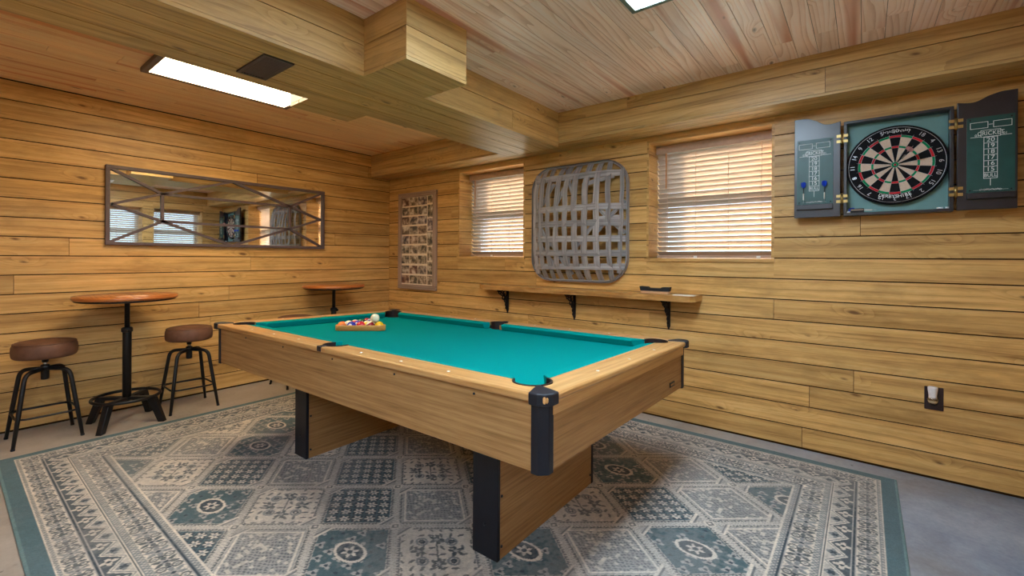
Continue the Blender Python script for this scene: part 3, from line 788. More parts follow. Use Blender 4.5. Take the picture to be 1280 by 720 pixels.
# legs
for a0 in (.402, 1.863):
    x1 = HX - a0; x0 = x1 - .132; y0, y1 = .273 - HY, 1.083 - HY
    mb = MB(); mb.box((x0 + .004, y0 + .016, 0.0), (x1 - .004, y1 - .016, ZC + .005), 'y'); leg = mb.build('leg', M['oakdark'], pt)
    for (ya, yb, s) in ((y0, y0 + .018, -1), (y1 - .018, y1, 1)):
        mb = MB(); mb.box((x0, ya, 0.0), (x1, yb, ZC + .005 + (lev(x0, ya))), 'z'); mb.build('end_plate', M['blackpost'], leg, .003)
        for z in (.13, .43):
            mb = MB(); mb.lathe([(.006, 0), (.006, .003), (.003, .005)], 10, ((x0 + x1) / 2, ya if s < 0 else yb, z), 'y')
            if s > 0: mb.xf(lambda p, yb=yb: Vector((p.x, 2 * yb - p.y, p.z)))
            mb.build('bolt', M['black'], leg)
    for (yy, zz) in [(y0 + .03, z) for z in (.05, .25, .42)] + [(y1 - .03, z) for z in (.05, .42)]:
        mb = MB(); mb.lathe([(.006, 0), (.006, .003), (.003, .005)], 10, (x1 - .004, yy, zz), 'x'); mb.build('bolt', M['black'], leg)

# table-space -> world
def TW(x, y, z):
    z = z + lev(x, y)
    return Vector((ctr[0] + x * ca - y * sa, ctr[1] + x * sa + y * ca, z))
# ------------------------------------------------------------------ rack and balls
fa, fb = AB(1.908, .477), AB(1.690, .692)
P0, P1 = Vector(fa), Vector(fb); e1 = (P1 - P0).normalized(); e2 = Vector((-e1.y, e1.x))
if (e2.x * (-1) + e2.y) < 0: e2 = -e2
midf = (P0 + P1) / 2; BR = .0286
SIDE = .312
ang = PHI + math.atan2(e1.y, e1.x)
mid_w = TW(midf.x, midf.y, ZBED)
rk = empty('ball_rack', mid_w, ang); tag(rk, 'wooden triangle rack full of balls on the teal cloth', 'rack')
tk = .011; pitch = BR * 2 + .0006; clr = .0015
sgn = 1 if e1.cross(e2) > 0 else -1
RO = BR + clr + tk
def rack_path(off):
    ctrs = [Vector((-2 * pitch, sgn * RO)), Vector((2 * pitch, sgn * RO)), Vector((0, sgn * (RO + 2 * pitch * math.sqrt(3))))]; pts = []
    for c_, a0 in zip(ctrs, (150, 270, 30)):
        for i in range(11):
            a = R(a0 + i * 12); pts.append((c_.x + off * math.cos(a), c_.y + sgn * off * math.sin(a)))
    return pts
def fol(p):
    w = Vector((math.cos(ang - PHI) * p[0] - math.sin(ang - PHI) * p[1], math.sin(ang - PHI) * p[0] + math.cos(ang - PHI) * p[1]))
    return Vector((p[0], p[1], p[2] - .026 * w.y + .007 * w.x))
mb = MB(); po, pi_ = rack_path(RO), rack_path(BR + clr); n = len(po); RH = .036
k = mb.add([(x, y, .001) for x, y in po] + [(x, y, RH) for x, y in po] + [(x, y, RH) for x, y in pi_] + [(x, y, .001) for x, y in pi_])
for i in range(n):
    j = (i + 1) % n
    for q in range(4):
        A_, B_ = q * n, ((q + 1) % 4) * n
        idx = [k + A_ + i, k + A_ + j, k + B_ + j, k + B_ + i]
        mb.face(idx if sgn > 0 else idx[::-1], [(mb.v[t_][0], mb.v[t_][2] + mb.v[t_][1]) for t_ in idx], .5, 0, q in (0, 2))
mb.xf(fol).build('rack_frame', M['rackwood'], rk, .003, 2)
def ball_mat(name, rgb, stripe):
    m, nt, out = newmat(name); g = N(nt); tc = g.n('ShaderNodeTexCoord')
    if stripe:
        s = g.n('ShaderNodeSeparateXYZ'); g.link(tc.outputs['Object'], s.inputs[0]); z = g.math('ABSOLUTE', s.outputs[2])
        col = g.mix(g.math('LESS_THAN', z, BR * .52), lin(236, 226, 200), lin(*rgb))
    else:
        f = g.noise(tc.outputs['Object'], 40, 2); c = lin(*rgb); col = g.ramp(f, [(0, tuple(x * .96 for x in c[:3]) + (1,)), (1, c)])
    g.bsdf(out, col, .12, 0, .6); return m
def text_mesh(body, size, font=None):
    cu = bpy.data.curves.new('txt', 'FONT'); cu.body = body; cu.size = size; cu.align_x = 'CENTER'; cu.align_y = 'CENTER'; cu.resolution_u = 3
    o = bpy.data.objects.new('txt', cu); COL.objects.link(o)
    dg = bpy.context.evaluated_depsgraph_get(); me = bpy.data.meshes.new_from_object(o.evaluated_get(dg))
    bpy.data.objects.remove(o); bpy.data.curves.remove(cu); return me
COLS = {'yellow': (240, 190, 20), 'blue': (40, 50, 150), 'red': (196, 30, 44), 'purple': (84, 56, 150), 'orange': (240, 122, 56), 'green': (20, 110, 70), 'maroon': (140, 24, 40), 'black': (20, 20, 22)}
rows = [[('orange', 0, 5), ('blue', 0, 2), ('red', 0, 3), ('maroon', 1, 15), ('yellow', 0, 1)],
        [('orange', 1, 13), ('purple', 0, 4), ('yellow', 1, 9), ('green', 1, 14)],
        [('red', 1, 11), ('black', 0, 8), ('blue', 1, 10)], [('green', 0, 6), ('purple', 1, 12)], [('maroon', 0, 7)]]
ROWTXT = ['in the front row of the wooden rack', 'in the second row of the rack', 'in the middle row of the rack', 'near the back corner of the rack', 'at the back corner of the rack']
bmats = {}
def add_ball(c, s, num, world, rz):
    nm = 'pool_ball'
    key = (c, s)
    if key not in bmats: bmats[key] = ball_mat('ball_%s_%s' % (c, 'striped' if s else 'solid'), COLS[c], s)
    o = empty(nm, world); 
    mb = MB(); mb.sphere((0, 0, 0), BR * .982, 28, 18); body = mb.build('ball_body', bmats[key], o)
    body.rotation_euler = (R(random.uniform(-50, 50)), R(random.uniform(-40, 40)), rz)
    # number spot facing roughly the near side
    d = (Vector((.75, -1.0, .35)) if num in (2, 4) else Vector((random.uniform(-1, 1), random.uniform(.1, 1), random.uniform(.0, .7)))).normalized(); rot = d.to_track_quat('Z', 'Y').to_matrix().to_4x4()
    mb = MB(); prof = [(BR * .988 * math.sin(R(t)), BR * .988 * math.cos(R(t))) for t in (21, 15, 8, 0)]
    mb.lathe(prof, 18).xf(lambda p: rot @ p); sp = mb.build('number_spot', M['white'], o)
    me = text_mesh(str(num), .0155); mb = MB(); mb.mesh(me, Matrix.Translation((0, 0, BR * .993))).xf(lambda p: rot @ p); mb.build('numeral', M['dark'], sp)
    return o
for r, row in enumerate(rows):
    n = len(row)
    for k, (c, s, num) in enumerate(row):
        lx = (k - (n - 1) / 2) * pitch; ly = RO + r * pitch * math.sqrt(3) / 2
        w2 = midf + e1 * lx + e2 * abs(ly)
        wpos = TW(w2.x, w2.y, ZBED + BR + .0008)
        o = add_ball(c, s, num, wpos, 0)
        tag(o, f'{c}{" striped" if s else ""} pool ball {ROWTXT[r]}', 'ball', 'pool balls in the rack')
# cue ball resting on top between three balls
lx = (3.5 - 2) * pitch; ly = RO + pitch * math.sqrt(3) / 6
w2 = midf + e1 * lx + e2 * ly
o = empty('cue_ball', TW(w2.x, w2.y, ZBED + BR + .0008 + pitch * math.sqrt(2 / 3))); tag(o, 'plain cream cue ball resting on top of the racked balls', 'ball')
mb = MB(); mb.sphere((0, 0, 0), BR, 28, 18); mb.build('ball_body', plain('cue_ball_ivory', (232, 222, 190), .12, var=.03), o)

# ------------------------------------------------------------------ stools
def fillet(p0, p1, p2, r, n=6):
    p0, p1, p2 = Vector(p0), Vector(p1), Vector(p2); a = p1 + (p0 - p1).normalized() * r; b = p1 + (p2 - p1).normalized() * r
    return [a * (1 - t) ** 2 + p1 * 2 * t * (1 - t) + b * t * t for t in [k / n for k in range(n + 1)]]
def make_stool():
    t = empty('bar_stool')
    mb = MB(); Rr = .157
    mb.lathe([(.10, .536), (Rr - .014, .538), (Rr - .004, .545), (Rr, .558), (Rr + .002, .585), (Rr, .612), (Rr - .006, .628), (Rr - .02, .640), (Rr - .05, .645), (.0001, .646)], 40); s = mb.build('seat', M['leather'], t)
    mb = MB(); mb.tube([(( Rr - .008) * math.cos(2 * PI * k / 40), (Rr - .008) * math.sin(2 * PI * k / 40), .632) for k in range(40)], .0035, 6, True); mb.build('seam', M['leather'], s)
    mb = MB(); mb.lathe([(.075, .529), (.07, .536), (.03, .537)][::1], 24); mb.lathe([(.016, .50), (.018, .525), (.03, .532)], 20); mb.build('seat_plate', M['metal'], t)
    mb = MB(); mb.lathe([(.012, .455), (.012, .535)], 18); mb.build('screw_post', M['chrome'], t)
    mb = MB(); mb.lathe([(.014, .385), (.020, .388), (.021, .40), (.021, .455), (.024, .458), (.024, .478), (.018, .484)], 22); mb.build('hub', M['metal'], t)
    for (sx, sy) in ((-1, -1), (1, -1), (1, 1), (-1, 1)):
        f = Vector((sx * .152, sy * .158, .004)); top = Vector((sx * .098, sy * .102, .452)); c = Vector((sx * .012, sy * .012, .458))
        pts = [c] + fillet(c, top, f, .05) + [top.lerp(f, .55), f]
        mb = MB(); mb.tube(pts, [.0125] * (len(pts) - 1) + [.0095], 12); lg = mb.build('leg', M['metal'], t)
        mb = MB(); mb.lathe([(.010, 0), (.011, .004), (.010, .012)], 12, (f.x, f.y, 0)); mb.build('foot_cap', M['black'], lg)
    z = .175; k = .152 + (.098 - .152) * (z / .452); ky = .158 + (.102 - .158) * (z / .452); r = .05; pts = []
    for (cx, cy, a0) in ((k - r, ky - r, 0), (-k + r, ky - r, 90), (-k + r, -ky + r, 180), (k - r, -ky + r, 270)):
        pts += [(cx + (r + .008) * math.cos(R(a0 + i * 15)), cy + (r + .008) * math.sin(R(a0 + i * 15)), z) for i in range(7)]
    mb = MB(); mb.tube(pts, .0065, 10, True); mb.build('footrest_ring', M['metal'], t)
    return t
st = make_stool()
spots = [((.29, -2.957), .03, 'round brown stool at the far left, before the first bar table'),
         ((.298, -2.150), -.02, 'round brown stool between the first bar table and the pool table'),
         ((.293, -1.288), .05, 'stool mostly hidden behind the pool table, feet showing under it')]
for i, (p, rz, lab) in enumerate(spots):
    o = st if i == 0 else copy_tree(st)
    o.location = (p[0], p[1], 0); o.rotation_euler = (0, 0, rz); tag(o, lab, 'stool', 'bar stools along the left wall')

# ------------------------------------------------------------------ high tables
def make_high_table():
    t = empty('bar_table'); Rt = .298
    mb = MB(); mb.lathe([(Rt - .012, .897), (Rt - .002, .901), (Rt, .908), (Rt, .918), (Rt - .004, .925), (.0001, .926)], 56, rnd=.4); mb.build('tabletop', M['tabletop'], t)
    mb = MB(); mb.lathe([(.06, .883), (Rt - .03, .884), (Rt - .014, .889), (Rt - .012, .8968), (.01, .897)], 56); mb.build('underplate', M['metal'], t)
    mb = MB(); mb.lathe([(.016, .60), (.016, .872), (.03, .876), (.03, .884)], 20); mb.build('inner_post', M['metal'], t)
    mb = MB(); mb.lathe([(.026, .16), (.026, .655), (.024, .668)], 22); post = mb.build('outer_post', M['metal'], t)
    mb = MB(); mb.lathe([(.028, .655), (.034, .660), (.034, .682), (.028, .690), (.018, .692)], 22); mb.build('collar', M['metal'], t)
    mb = MB(); mb.tube([(.026, 0, .67), (.058, 0, .67)], .007, 10); mb.sphere((.062, 0, .67), .012, 12, 8); mb.build('clamp_knob', M['metal'], post)
    ring = [(.192 * math.cos(2 * PI * k / 48), .192 * math.sin(2 * PI * k / 48), .190) for k in range(48)]
    mb = MB(); mb.tube(ring, .011, 10, True); mb.build('foot_ring', M['metal'], t)
    for (sx, sy) in ((-1, -1), (1, -1), (1, 1), (-1, 1)):
        d = Vector((sx * .70, sy * .714, 0)); pr_ = Vector((-d.y, d.x, 0)); w = .019
        mb = MB()
        # sloping bar leg from ring height to floor + inner arm
        prof = [(.02, .200), (.150, .200), (.225, .0), (.262, .0), (.192, .186), (.180, .215), (.02, .215)]
        prof = [(.02, .165), (.148, .165), (.218, .0), (.258, .0), (.196, .176), (.180, .188), (.02, .188)]
        lo = [d * a - pr_ * w + Vector((0, 0, b)) for a, b in prof]; hi = [d * a + pr_ * w + Vector((0, 0, b)) for a, b in prof]; n = len(prof); b0 = mb.add(lo + hi)
        mb.face([b0 + i for i in range(n)]); mb.face([b0 + n + i for i in range(n)][::-1])
        for i in range(n):
            j = (i + 1) % n; mb.face([b0 + j, b0 + i, b0 + n + i, b0 + n + j])
        mb.build('leg', M['metal'], t, .003)
    return t
ht = make_high_table()
for i, (p, rz, lab) in enumerate([((.36, -2.55), 0, 'round wooden bar table on a black pedestal between two stools'), ((.30, -.90), .03, 'round wooden bar table in the corner behind the pool table')]):
    o = ht if i == 0 else copy_tree(ht)
    o.location = (p[0], p[1], 0); o.rotation_euler = (0, 0, rz); tag(o, lab, 'bar table', 'round bar tables')

# ------------------------------------------------------------------ mirror
my0, my1, mz0, mz1 = -2.615, -.853, 1.291, 1.905
t = empty('wall_mirror', (0, (my0 + my1) / 2, (mz0 + mz1) / 2)); tag(t, 'wide wall mirror with a dark angular metal lattice', 'mirror'); O = Vector(t.location)
mb = MB(); mb.box((.004, my0 + .01, mz0 + .01), (.012, my1 - .01, mz1 - .01), 'y'); mb.xf(lambda p: p - O).build('mirror_glass', M['mirror'], t)
mb = MB(); fw = .026
for lo, hi in (((0, my0, mz0), (.032, my1, mz0 + fw)), ((0, my0, mz1 - fw), (.032, my1, mz1)), ((0, my0, mz0 + fw), (.032, my0 + fw, mz1 - fw)), ((0, my1 - fw, mz0 + fw), (.032, my1, mz1 - fw))): mb.box(lo, hi, 'y')
mb.xf(lambda p: p - O).build('mirror_frame', M['darkmirrorframe'], t, .003)
nodes = dict(TL=(my0 + .02, mz1 - .02), BL=(my0 + .02, mz0 + .02), TR=(my1 - .02, mz1 - .02), BR=(my1 - .02, mz0 + .02), A=(-2.262, 1.718), B=(-2.261, 1.492), Cc=(-1.217, 1.712), D=(-1.219, 1.487), TM=(-1.74, mz1 - .015), BM=(-1.74, mz0 + .015), ML=(-2.582, 1.606), MR=(-.894, 1.601))
for a, b in ('TL A', 'ML A', 'ML B', 'BL B', 'A TM', 'B BM', 'A Cc', 'B D', 'A B', 'Cc D', 'Cc TM', 'D BM', 'Cc TR', 'Cc MR', 'D MR', 'D BR') and [s.split() for s in ('TL A', 'ML A', 'ML B', 'BL B', 'A TM', 'B BM', 'A Cc', 'B D', 'A B', 'Cc D', 'Cc TM', 'D BM', 'Cc TR', 'Cc MR', 'D MR', 'D BR')]:
    p, q = nodes[a], nodes[b]; mb = MB()
    mb.ribbon([(.022, p[0], p[1]), (.022, (p[0] + q[0]) / 2, (p[1] + q[1]) / 2), (.022, q[0], q[1])], (0, -(q[1] - p[1]), q[0] - p[0]), .020, .014)
    mb.xf(lambda p: p - O).build('lattice_bar', M['darkmirrorframe'], t)

# ------------------------------------------------------------------ photo collage
fx0, fx1, fz0, fz1 = .207, .862, .842, 1.957
t = empty('photo_collage', ((fx0 + fx1) / 2, 0, (fz0 + fz1) / 2)); tag(t, 'tall weathered frame filled with rows of small photographs', 'picture'); O = Vector(t.location); T = lambda mb: mb.xf(lambda p: p - O)
fw = .052; mb = MB()
for lo, hi, ax in (((fx0, -.03, fz0), (fx1, 0, fz0 + fw), 'x'), ((fx0, -.03, fz1 - fw), (fx1, 0, fz1), 'x'), ((fx0, -.03, fz0 + fw), (fx0 + fw, 0, fz1 - fw), 'z'), ((fx1 - fw, -.03, fz0 + fw), (fx1, 0, fz1 - fw), 'z')): mb.box(lo, hi, ax)
T(mb).build('picture_frame', M['greyframe'], t, .003)
mb = MB(); mb.box((fx0 + fw - .004, -.012, fz0 + fw - .004), (fx1 - fw + .004, -.002, fz1 - fw + .004)); T(mb).build('backing_card', M['mat'], t)
def photo_mat(hue):
    m, nt, out = newmat('photo_print'); g = N(nt)
    uv = g.n('ShaderNodeUVMap', uv_map='UVMap'); at = g.n('ShaderNodeAttribute', attribute_name='rnd')
    v3 = g.n('ShaderNodeVectorMath', operation='MULTIPLY_ADD'); g.link(uv.outputs[0], v3.inputs[0]); v3.inputs[1].default_value = (1, 1, 1)
    off = g.comb(g.math('MULTIPLY', at.outputs['Fac'], 91.0), g.math('MULTIPLY', at.outputs['Fac'], 37.0)); g.link(off, v3.inputs[2])
    a = g.noise(v3.outputs[0], 15, 4, .6); b = g.noise(v3.outputs[0], 60, 3, .6); c = g.noise(off, 3.1, 1)
    col = g.ramp(a, [(.36, lin(56, 50, 48)), (.46, lin(122, 104, 88)), (.54, lin(186, 164, 140)), (.64, lin(240, 228, 212))])
    tint = g.ramp(c, [(.35, lin(60, 70, 130)), (.45, lin(110, 120, 90)), (.55, lin(180, 150, 120)), (.65, lin(150, 60, 56))])
    col = g.mix(g.math('MULTIPLY', b, .4), col, tint)
    g.bsdf(out, col, .35, 0, .4); return m
PM = photo_mat(0)
def photo(x0, x1, z0, z1):
    mb = MB(); mb.box((x0, -.0145, z0), (x1, -.012, z1), 'x'); T(mb).build('photo', PM, t)
cols = [(.262, .394), (.404, .542), (.551, .698)]; rz = [1.900, 1.790, 1.680, 1.568, 1.458, 1.346, 1.229, 1.113, 1.000]
for i, z in enumerate(rz):
    for (a, b) in cols: photo(a, b, z - .092, z)
for (z0, z1) in ((1.820, 1.900), (1.66, 1.80), (1.508, 1.648), (1.342, 1.496), (1.174, 1.330), (1.016, 1.162), (.905, 1.004)): photo(.712, .806, z0, z1)

# ------------------------------------------------------------------ tobacco basket
bc = (2.632, 1.512); bw, bh = .455, .492
t = empty('wall_hanging_basket', (bc[0], 0, bc[1])); tag(t, 'big grey woven splint basket hung between the two windows', 'basket')
def bdepth(x, z):
    s, q = min(1, abs(x) / bw), min(1, abs(z) / bh); return -.022 - .125 * (1 - s ** 4) * (1 - q ** 4)
def srect(k, n, w, h, r):
    # rounded rectangle path
    pts = []
    for (cx, cz, a0) in ((w - r, h - r, 0), (-w + r, h - r, 90), (-w + r, -h + r, 180), (w - r, -h + r, 270)):
        pts += [(cx + r * math.cos(R(a0 + i * 9)), cz + r * math.sin(R(a0 + i * 9))) for i in range(11)]
    return pts
for (w, h, y, rad) in ((bw + .006, bh + .006, -.014, .008), (bw - .002, bh - .002, -.030, .006)):
    mb = MB(); mb.tube([(x, y, z) for x, z in srect(0, 0, w, h, .20)], rad, 8, True); mb.build('rim_hoop', M['splint'], t)
mb = MB(); path = srect(0, 0, bw + .010, bh + .010, .20); path.append(path[0])
mb.ribbon([(x, -.03, z) for x, z in path], (0, 1, 0), .020, .003, .3); mb.build('rim_band', M['splint'], t)
def limit(v, other, w, h, r=.20):
    """how far a strip at offset v may run before the rounded corner"""
    e = abs(v) - (w - r)
    return h if e <= 0 else h - r + math.sqrt(max(0, r * r - e * e))
xs = [-.385, -.305, -.222, -.135, -.050, .040, .132, .232, .325, .408]; wd = [.049, .047, .044, .048, .048, .055, .055, .053, .045, .036]
zs = [.385, .115, -.012, -.140, -.258, -.372]
for i, x in enumerate(xs):
    lim = limit(x, 0, bw, bh); n = 28; lean = random.uniform(-.012, .012); pts = []
    for k in range(n + 1):
        z = -lim + 2 * lim * k / n; xx = x + lean * z / bh + .018 * math.copysign(1, x) * (1 - (z / bh) ** 2) * (abs(x) / bw) * .6
        wv = .0045 * math.cos(PI * ((z - zs[-1]) / .126) + (PI if i % 2 else 0))
        pts.append((xx, bdepth(xx, z) + wv, z))
    mb = MB(); mb.ribbon(pts, (1, 0, 0), wd[i], .0028); mb.build('upright_splint', M['splint'], t)
for i, z in enumerate(zs):
    lim = limit(z, 0, bh, bw); n = 28; pts = []; lean = random.uniform(-.008, .008)
    for k in range(n + 1):
        x = -lim + 2 * lim * k / n; wv = -.0045 * math.cos(PI * (x + .385) / .0875 + (PI if i % 2 else 0))
        zz = z + lean * x / bw
        pts.append((x, bdepth(x, zz) + wv, zz))
    mb = MB(); mb.ribbon(pts, (0, 0, 1), .051, .0028); mb.build('cross_splint', M['splint'], t)
for (x0, z0, x1, z1) in ((-.10, .47, .05, .18), (.02, .47, -.14, .16), (.10, .30, .36, .36), (.20, .16, .44, -.10), (.44, .16, .20, -.14), (.43, .03, .24, .02), (-.42, .10, -.20, -.20), (-.22, -.12, -.02, -.44), (-.02, -.26, -.06, -.46), (-.38, -.12, -.14, -.40), (.06, -.20, .22, -.02), (-.30, .16, -.18, .34)):
    n = 10; pts = [(x0 + (x1 - x0) * k / n, bdepth(x0 + (x1 - x0) * k / n, z0 + (z1 - z0) * k / n) + .014, z0 + (z1 - z0) * k / n) for k in range(n + 1)]
    mb = MB(); mb.ribbon(pts, (-(z1 - z0), 0, x1 - x0), .034, .0028); mb.build('diagonal_splint', M['splint'], t)

# ------------------------------------------------------------------ live-edge shelf
t = empty('wall_shelf', (2.63, 0, .95)); tag(t, 'live-edge wooden shelf on black iron brackets below the basket', 'shelf')
rs = random.Random(4); front = []; nseg = 60
for k in range(nseg + 1):
    x = 1.70 + (3.625 - 1.70) * k / nseg
    front.append((x, -.195 + .012 * math.sin(x * 5.1) + .008 * math.sin(x * 13.7) + rs.uniform(-.003, .003)))
poly = [(1.56, -.001), (1.585, -.10)] + front + [(3.648, -.150), (3.650, -.001)]
ZS0, ZS1 = .908, .950
mb = MB(); n = len(poly)
lo = [(x + (0), y + (.014 if 1 < i < n - 2 else 0), ZS0) for i, (x, y) in enumerate(poly)]; hi = [(x, y, ZS1) for x, y in poly]
ou = 3.3; k = mb.add(lo + hi)
mb.face([k + i for i in range(n)][::-1], [(p[0] + ou, p[1]) for p in lo][::-1], .5, 0); mb.face([k + n + i for i in range(n)], [(p[0] + ou, p[1]) for p in hi], .5, 0)
for i in range(n):
    j = (i + 1) % n; edge = 1 if 0 < i < n - 3 else 0
    mb.face([k + i, k + j, k + n + j, k + n + i], [(poly[i][0], 0), (poly[j][0], 0), (poly[j][0], .042), (poly[i][0], .042)], .5, edge)
mb.xf(lambda p: p - Vector((2.63, 0, .95))).build('shelf_board', [M['shelfwood'], M['bark']], t)
for x in (1.86, 2.60, 3.414):
    mb = MB(); O = Vector((2.63, 0, .95)); zt = ZS0
    mb.box((x - .011, -.012, zt - .205), (x + .011, 0, zt), 'z'); mb.box((x - .011, -.155, zt - .010), (x + .011, -.012, zt), 'y')
    mb.prism([(x - .011, zt - .205), (x, zt - .232), (x + .011, zt - .205)], -.010, 0, 'y', 'z')
    arcp = [(x, -.150 + .138 * math.sin(R(a)), zt - .012 - .185 * (1 - math.cos(R(a)))) for a in range(0, 91, 9)]
    mb.tube(arcp, .008, 8)
    for (cy, cz, r) in ((-.040, -.042, .028), (-.088, -.034, .022), (-.034, -.102, .022), (-.066, -.078, .018), (-.122, -.026, .014), (-.026, -.146, .014), (-.024, -.178, .010), (-.060, -.050, .012)):
        mb.tube([(x, cy + r * math.cos(2 * PI * q / 16), zt + cz + r * math.sin(2 * PI * q / 16)) for q in range(16)], .0060, 6, True)
    mb.xf(lambda p: p - O).build('bracket', M['iron'], t)
# brush on the shelf
t = empty('table_brush', (3.345, -.10, .95), .03); tag(t, 'pool table brush with dark bristles upward on the shelf', 'brush')
mb = MB(); mb.box((-.105, -.024, 0.0), (.105, .024, .020), 'x'); mb.build('brush_back', M['lightwood'], t, .004)
mb = MB(); mb.prism([(-.105, .0205), (.105, .0205), (.112, .052), (.055, .050), (.045, .041), (-.045, .041), (-.055, .050), (-.112, .052)], -.026, .026, 'y', 'x'); mb.build('bristles', M['dark'], t)
t = empty('shelf_glare', (3.57, -.135, .9502), .0); mb = MB(); mb.box((-.075, -.035, 0), (.070, .035, .004)); mb.build('glare_strip', M['white_piece'], t); tag(t, 'pale strip standing in for glare on the right end of the shelf', 'white_piece')  # added pale strip imitating glare on the shelf top

# ------------------------------------------------------------------ dart cabinet
Y = -.085
cx0, cx1, cz0, cz1 = 4.470, 4.940, 1.471, 2.028
cab = empty('wall_mounted_dart_cabinet', (4.705, 0, 1.75)); tag(cab, 'open black dartboard cabinet with two scoreboard doors on the wall', 'cabinet'); O = Vector(cab.location); T = lambda mb: mb.xf(lambda p: p - O)
mb = MB(); w = .016
for lo, hi, ax in (((cx0, Y, cz0), (cx1, 0, cz0 + w), 'x'), ((cx0, Y, cz1 - w), (cx1, 0, cz1), 'x'), ((cx0, Y, cz0 + w), (cx0 + w, 0, cz1 - w), 'z'), ((cx1 - w, Y, cz0 + w), (cx1, 0, cz1 - w), 'z')): mb.box(lo, hi, ax)
T(mb).build('cabinet_box', M['cab_black'], cab, .002)
mb = MB(); mb.box((cx0 + w, -.022, cz0 + w), (cx1 - w, -.001, cz1 - w)); T(mb).build('back_panel', M['cab_inside'], cab)
def lines(mb, segs, y, w=.0022):
    for (x0, z0, x1, z1) in segs:
        d = Vector((x1 - x0, z1 - z0)); n = Vector((-d.y, d.x)).normalized() * w / 2; e = d.normalized() * w / 2
        p = [(x0 - e.x + n.x, z0 - e.y + n.y), (x0 - e.x - n.x, z0 - e.y - n.y), (x1 + e.x - n.x, z1 + e.y - n.y), (x1 + e.x + n.x, z1 + e.y + n.y)]
        k = mb.add([(q[0], y, q[1]) for q in p]); mb.face([k, k + 1, k + 2, k + 3])
def rect(x0, z0, x1, z1): return [(x0, z0, x1, z0), (x1, z0, x1, z1), (x1, z1, x0, z1), (x0, z1, x0, z0)]
def put_text(mb, body, x, z, y, size, rot=0.0, sx=1.0):
    me = text_mesh(body, size); Mx = Matrix.Translation((x, y, z)) @ Matrix.Rotation(rot, 4, 'Y') @ Matrix.Rotation(R(90), 4, 'X') @ Matrix.Diagonal((sx, 1, 1, 1)); mb.mesh(me, Mx); bpy.data.meshes.remove(me)
def squiggle(mb, x0, x1, z, y, amp, seed, w=.0018):
    r = random.Random(seed); n = 46; pts = [(x0 + (x1 - x0) * k / n + .004 * math.sin(k * 1.9), z + amp * math.sin(k * 1.35 + r.random()) * (.4 + .6 * abs(math.sin(k * .37)))) for k in range(n + 1)]
    lines(mb, [(*pts[k], *pts[k + 1]) for k in range(n)], y, w)
def door(x0, x1, hinge, zb, zt_hinge, zt_out, sx0, sx1, sz0, sz1, tx, holder):
    # scalloped top, tall on the free side
    n = 18; top = []
    for k in range(n + 1):
        s = k / n; xx = x0 + (x1 - x0) * s if hinge == 'L' else x1 - (x1 - x0) * s    # from hinge to free edge
        f = max(0, min(1, (s - .25) / .55)); f = f * f * (3 - 2 * f)
        top.append((xx, zt_hinge - .010 * math.sin(PI * min(1, s / .5)) + (zt_out - zt_hinge) * f))
    if hinge == 'L': poly = [(x1, zb)] + top[::-1] + [(x0, zb)]
    else: poly = [(x1, zb)] + top + [(x0, zb)]
    y0, y1 = Y - .002, Y + .020
    mb = MB(); mb.prism(orient(poly), y0, y1, 'y', 'z', .5); d = T(mb).build('door', M['cab_black'], cab, .002)
    mb = MB(); mb.box((sx0, y0 - .004, sz0), (sx1, y0, sz1)); T(mb).build('chalkboard', M['board_green'], d)
    yy = y0 - .0048
    mb = MB(); c = (tx[0] + tx[1]) / 2; hw = (tx[1] - tx[0]) / 2; zT, zBm = 1.842, 1.631; rowh = (zT - zBm) / 7
    segs = rect(c - hw, zBm, c + hw, zT) + [(c - hw, zT - rowh * k, c + hw, zT - rowh * k) for k in range(1, 7)]
    segs += rect(c - hw * 1.45, zT + .002, c + hw * 1.45, zT + .036)
    segs += [(sx0 + .014, zT + .004, c - hw * 1.45, zT + .004), (c + hw * 1.45, zT + .004, sx1 - .012, zT + .004), (c, zBm, c, zBm - .036)]
    bwid = (sx1 - sx0) * .37; segs += rect(c - .010 - bwid, 1.890, c - .010, 1.921) + rect(c + .010, 1.890, c + .010 + bwid, 1.921) + [(c - .006, 1.906, c + .006, 1.906)]
    lines(mb, segs, yy)
    for k, s in enumerate(('20', '19', '18', '17', '16', '15', 'BULL')):
        put_text(mb, s, c, zT - rowh * (k + .5), yy, .030 if k < 6 else .026, sx=1.05 if k < 6 else .78)
    put_text(mb, 'CRICKET', c, zT + .019, yy, .030, sx=.80)
    put_text(mb, '01', c - hw * 1.45 - .014, zT + .012, yy, .017); put_text(mb, '01', c + hw * 1.45 + .016, zT + .012, yy, .017)
    squiggle(mb, c - .040, c + .040, sz0 + .014, yy, .0045, 3); lines(mb, [(c - .062, sz0 + .012, c + .062, sz0 + .012)], yy, .001)
    T(mb).build('scoreboard_lettering', M['chalk'], d)
    # dart rest ledge under the chalkboard
    mb = MB(); mb.box((sx0, y0 - .022, sz0 - .032), (sx1, y0, sz0 - .002)); T(mb).build('dart_rest', M['cab_black'], d, .002)
    for xx in (sx0 + .012, sx1 - .012):
        for zz in (sz0 + .012, sz1 - .012):
            mb = MB(); mb.lathe([(.004, 0), (.003, .002)], 10, (xx, y0 - .004, zz), 'y'); T(mb).build('screw', M['dark'], d)
door(4.222, 4.455, 'R', 1.469, 2.036, 2.082, 4.236, 4.420, 1.549, 1.946, (4.300, 4.351), True)
door(4.952, 5.168, 'L', 1.474, 2.040, 2.068, 4.987, 5.158, 1.560, 1.948, (5.049, 5.097), False)
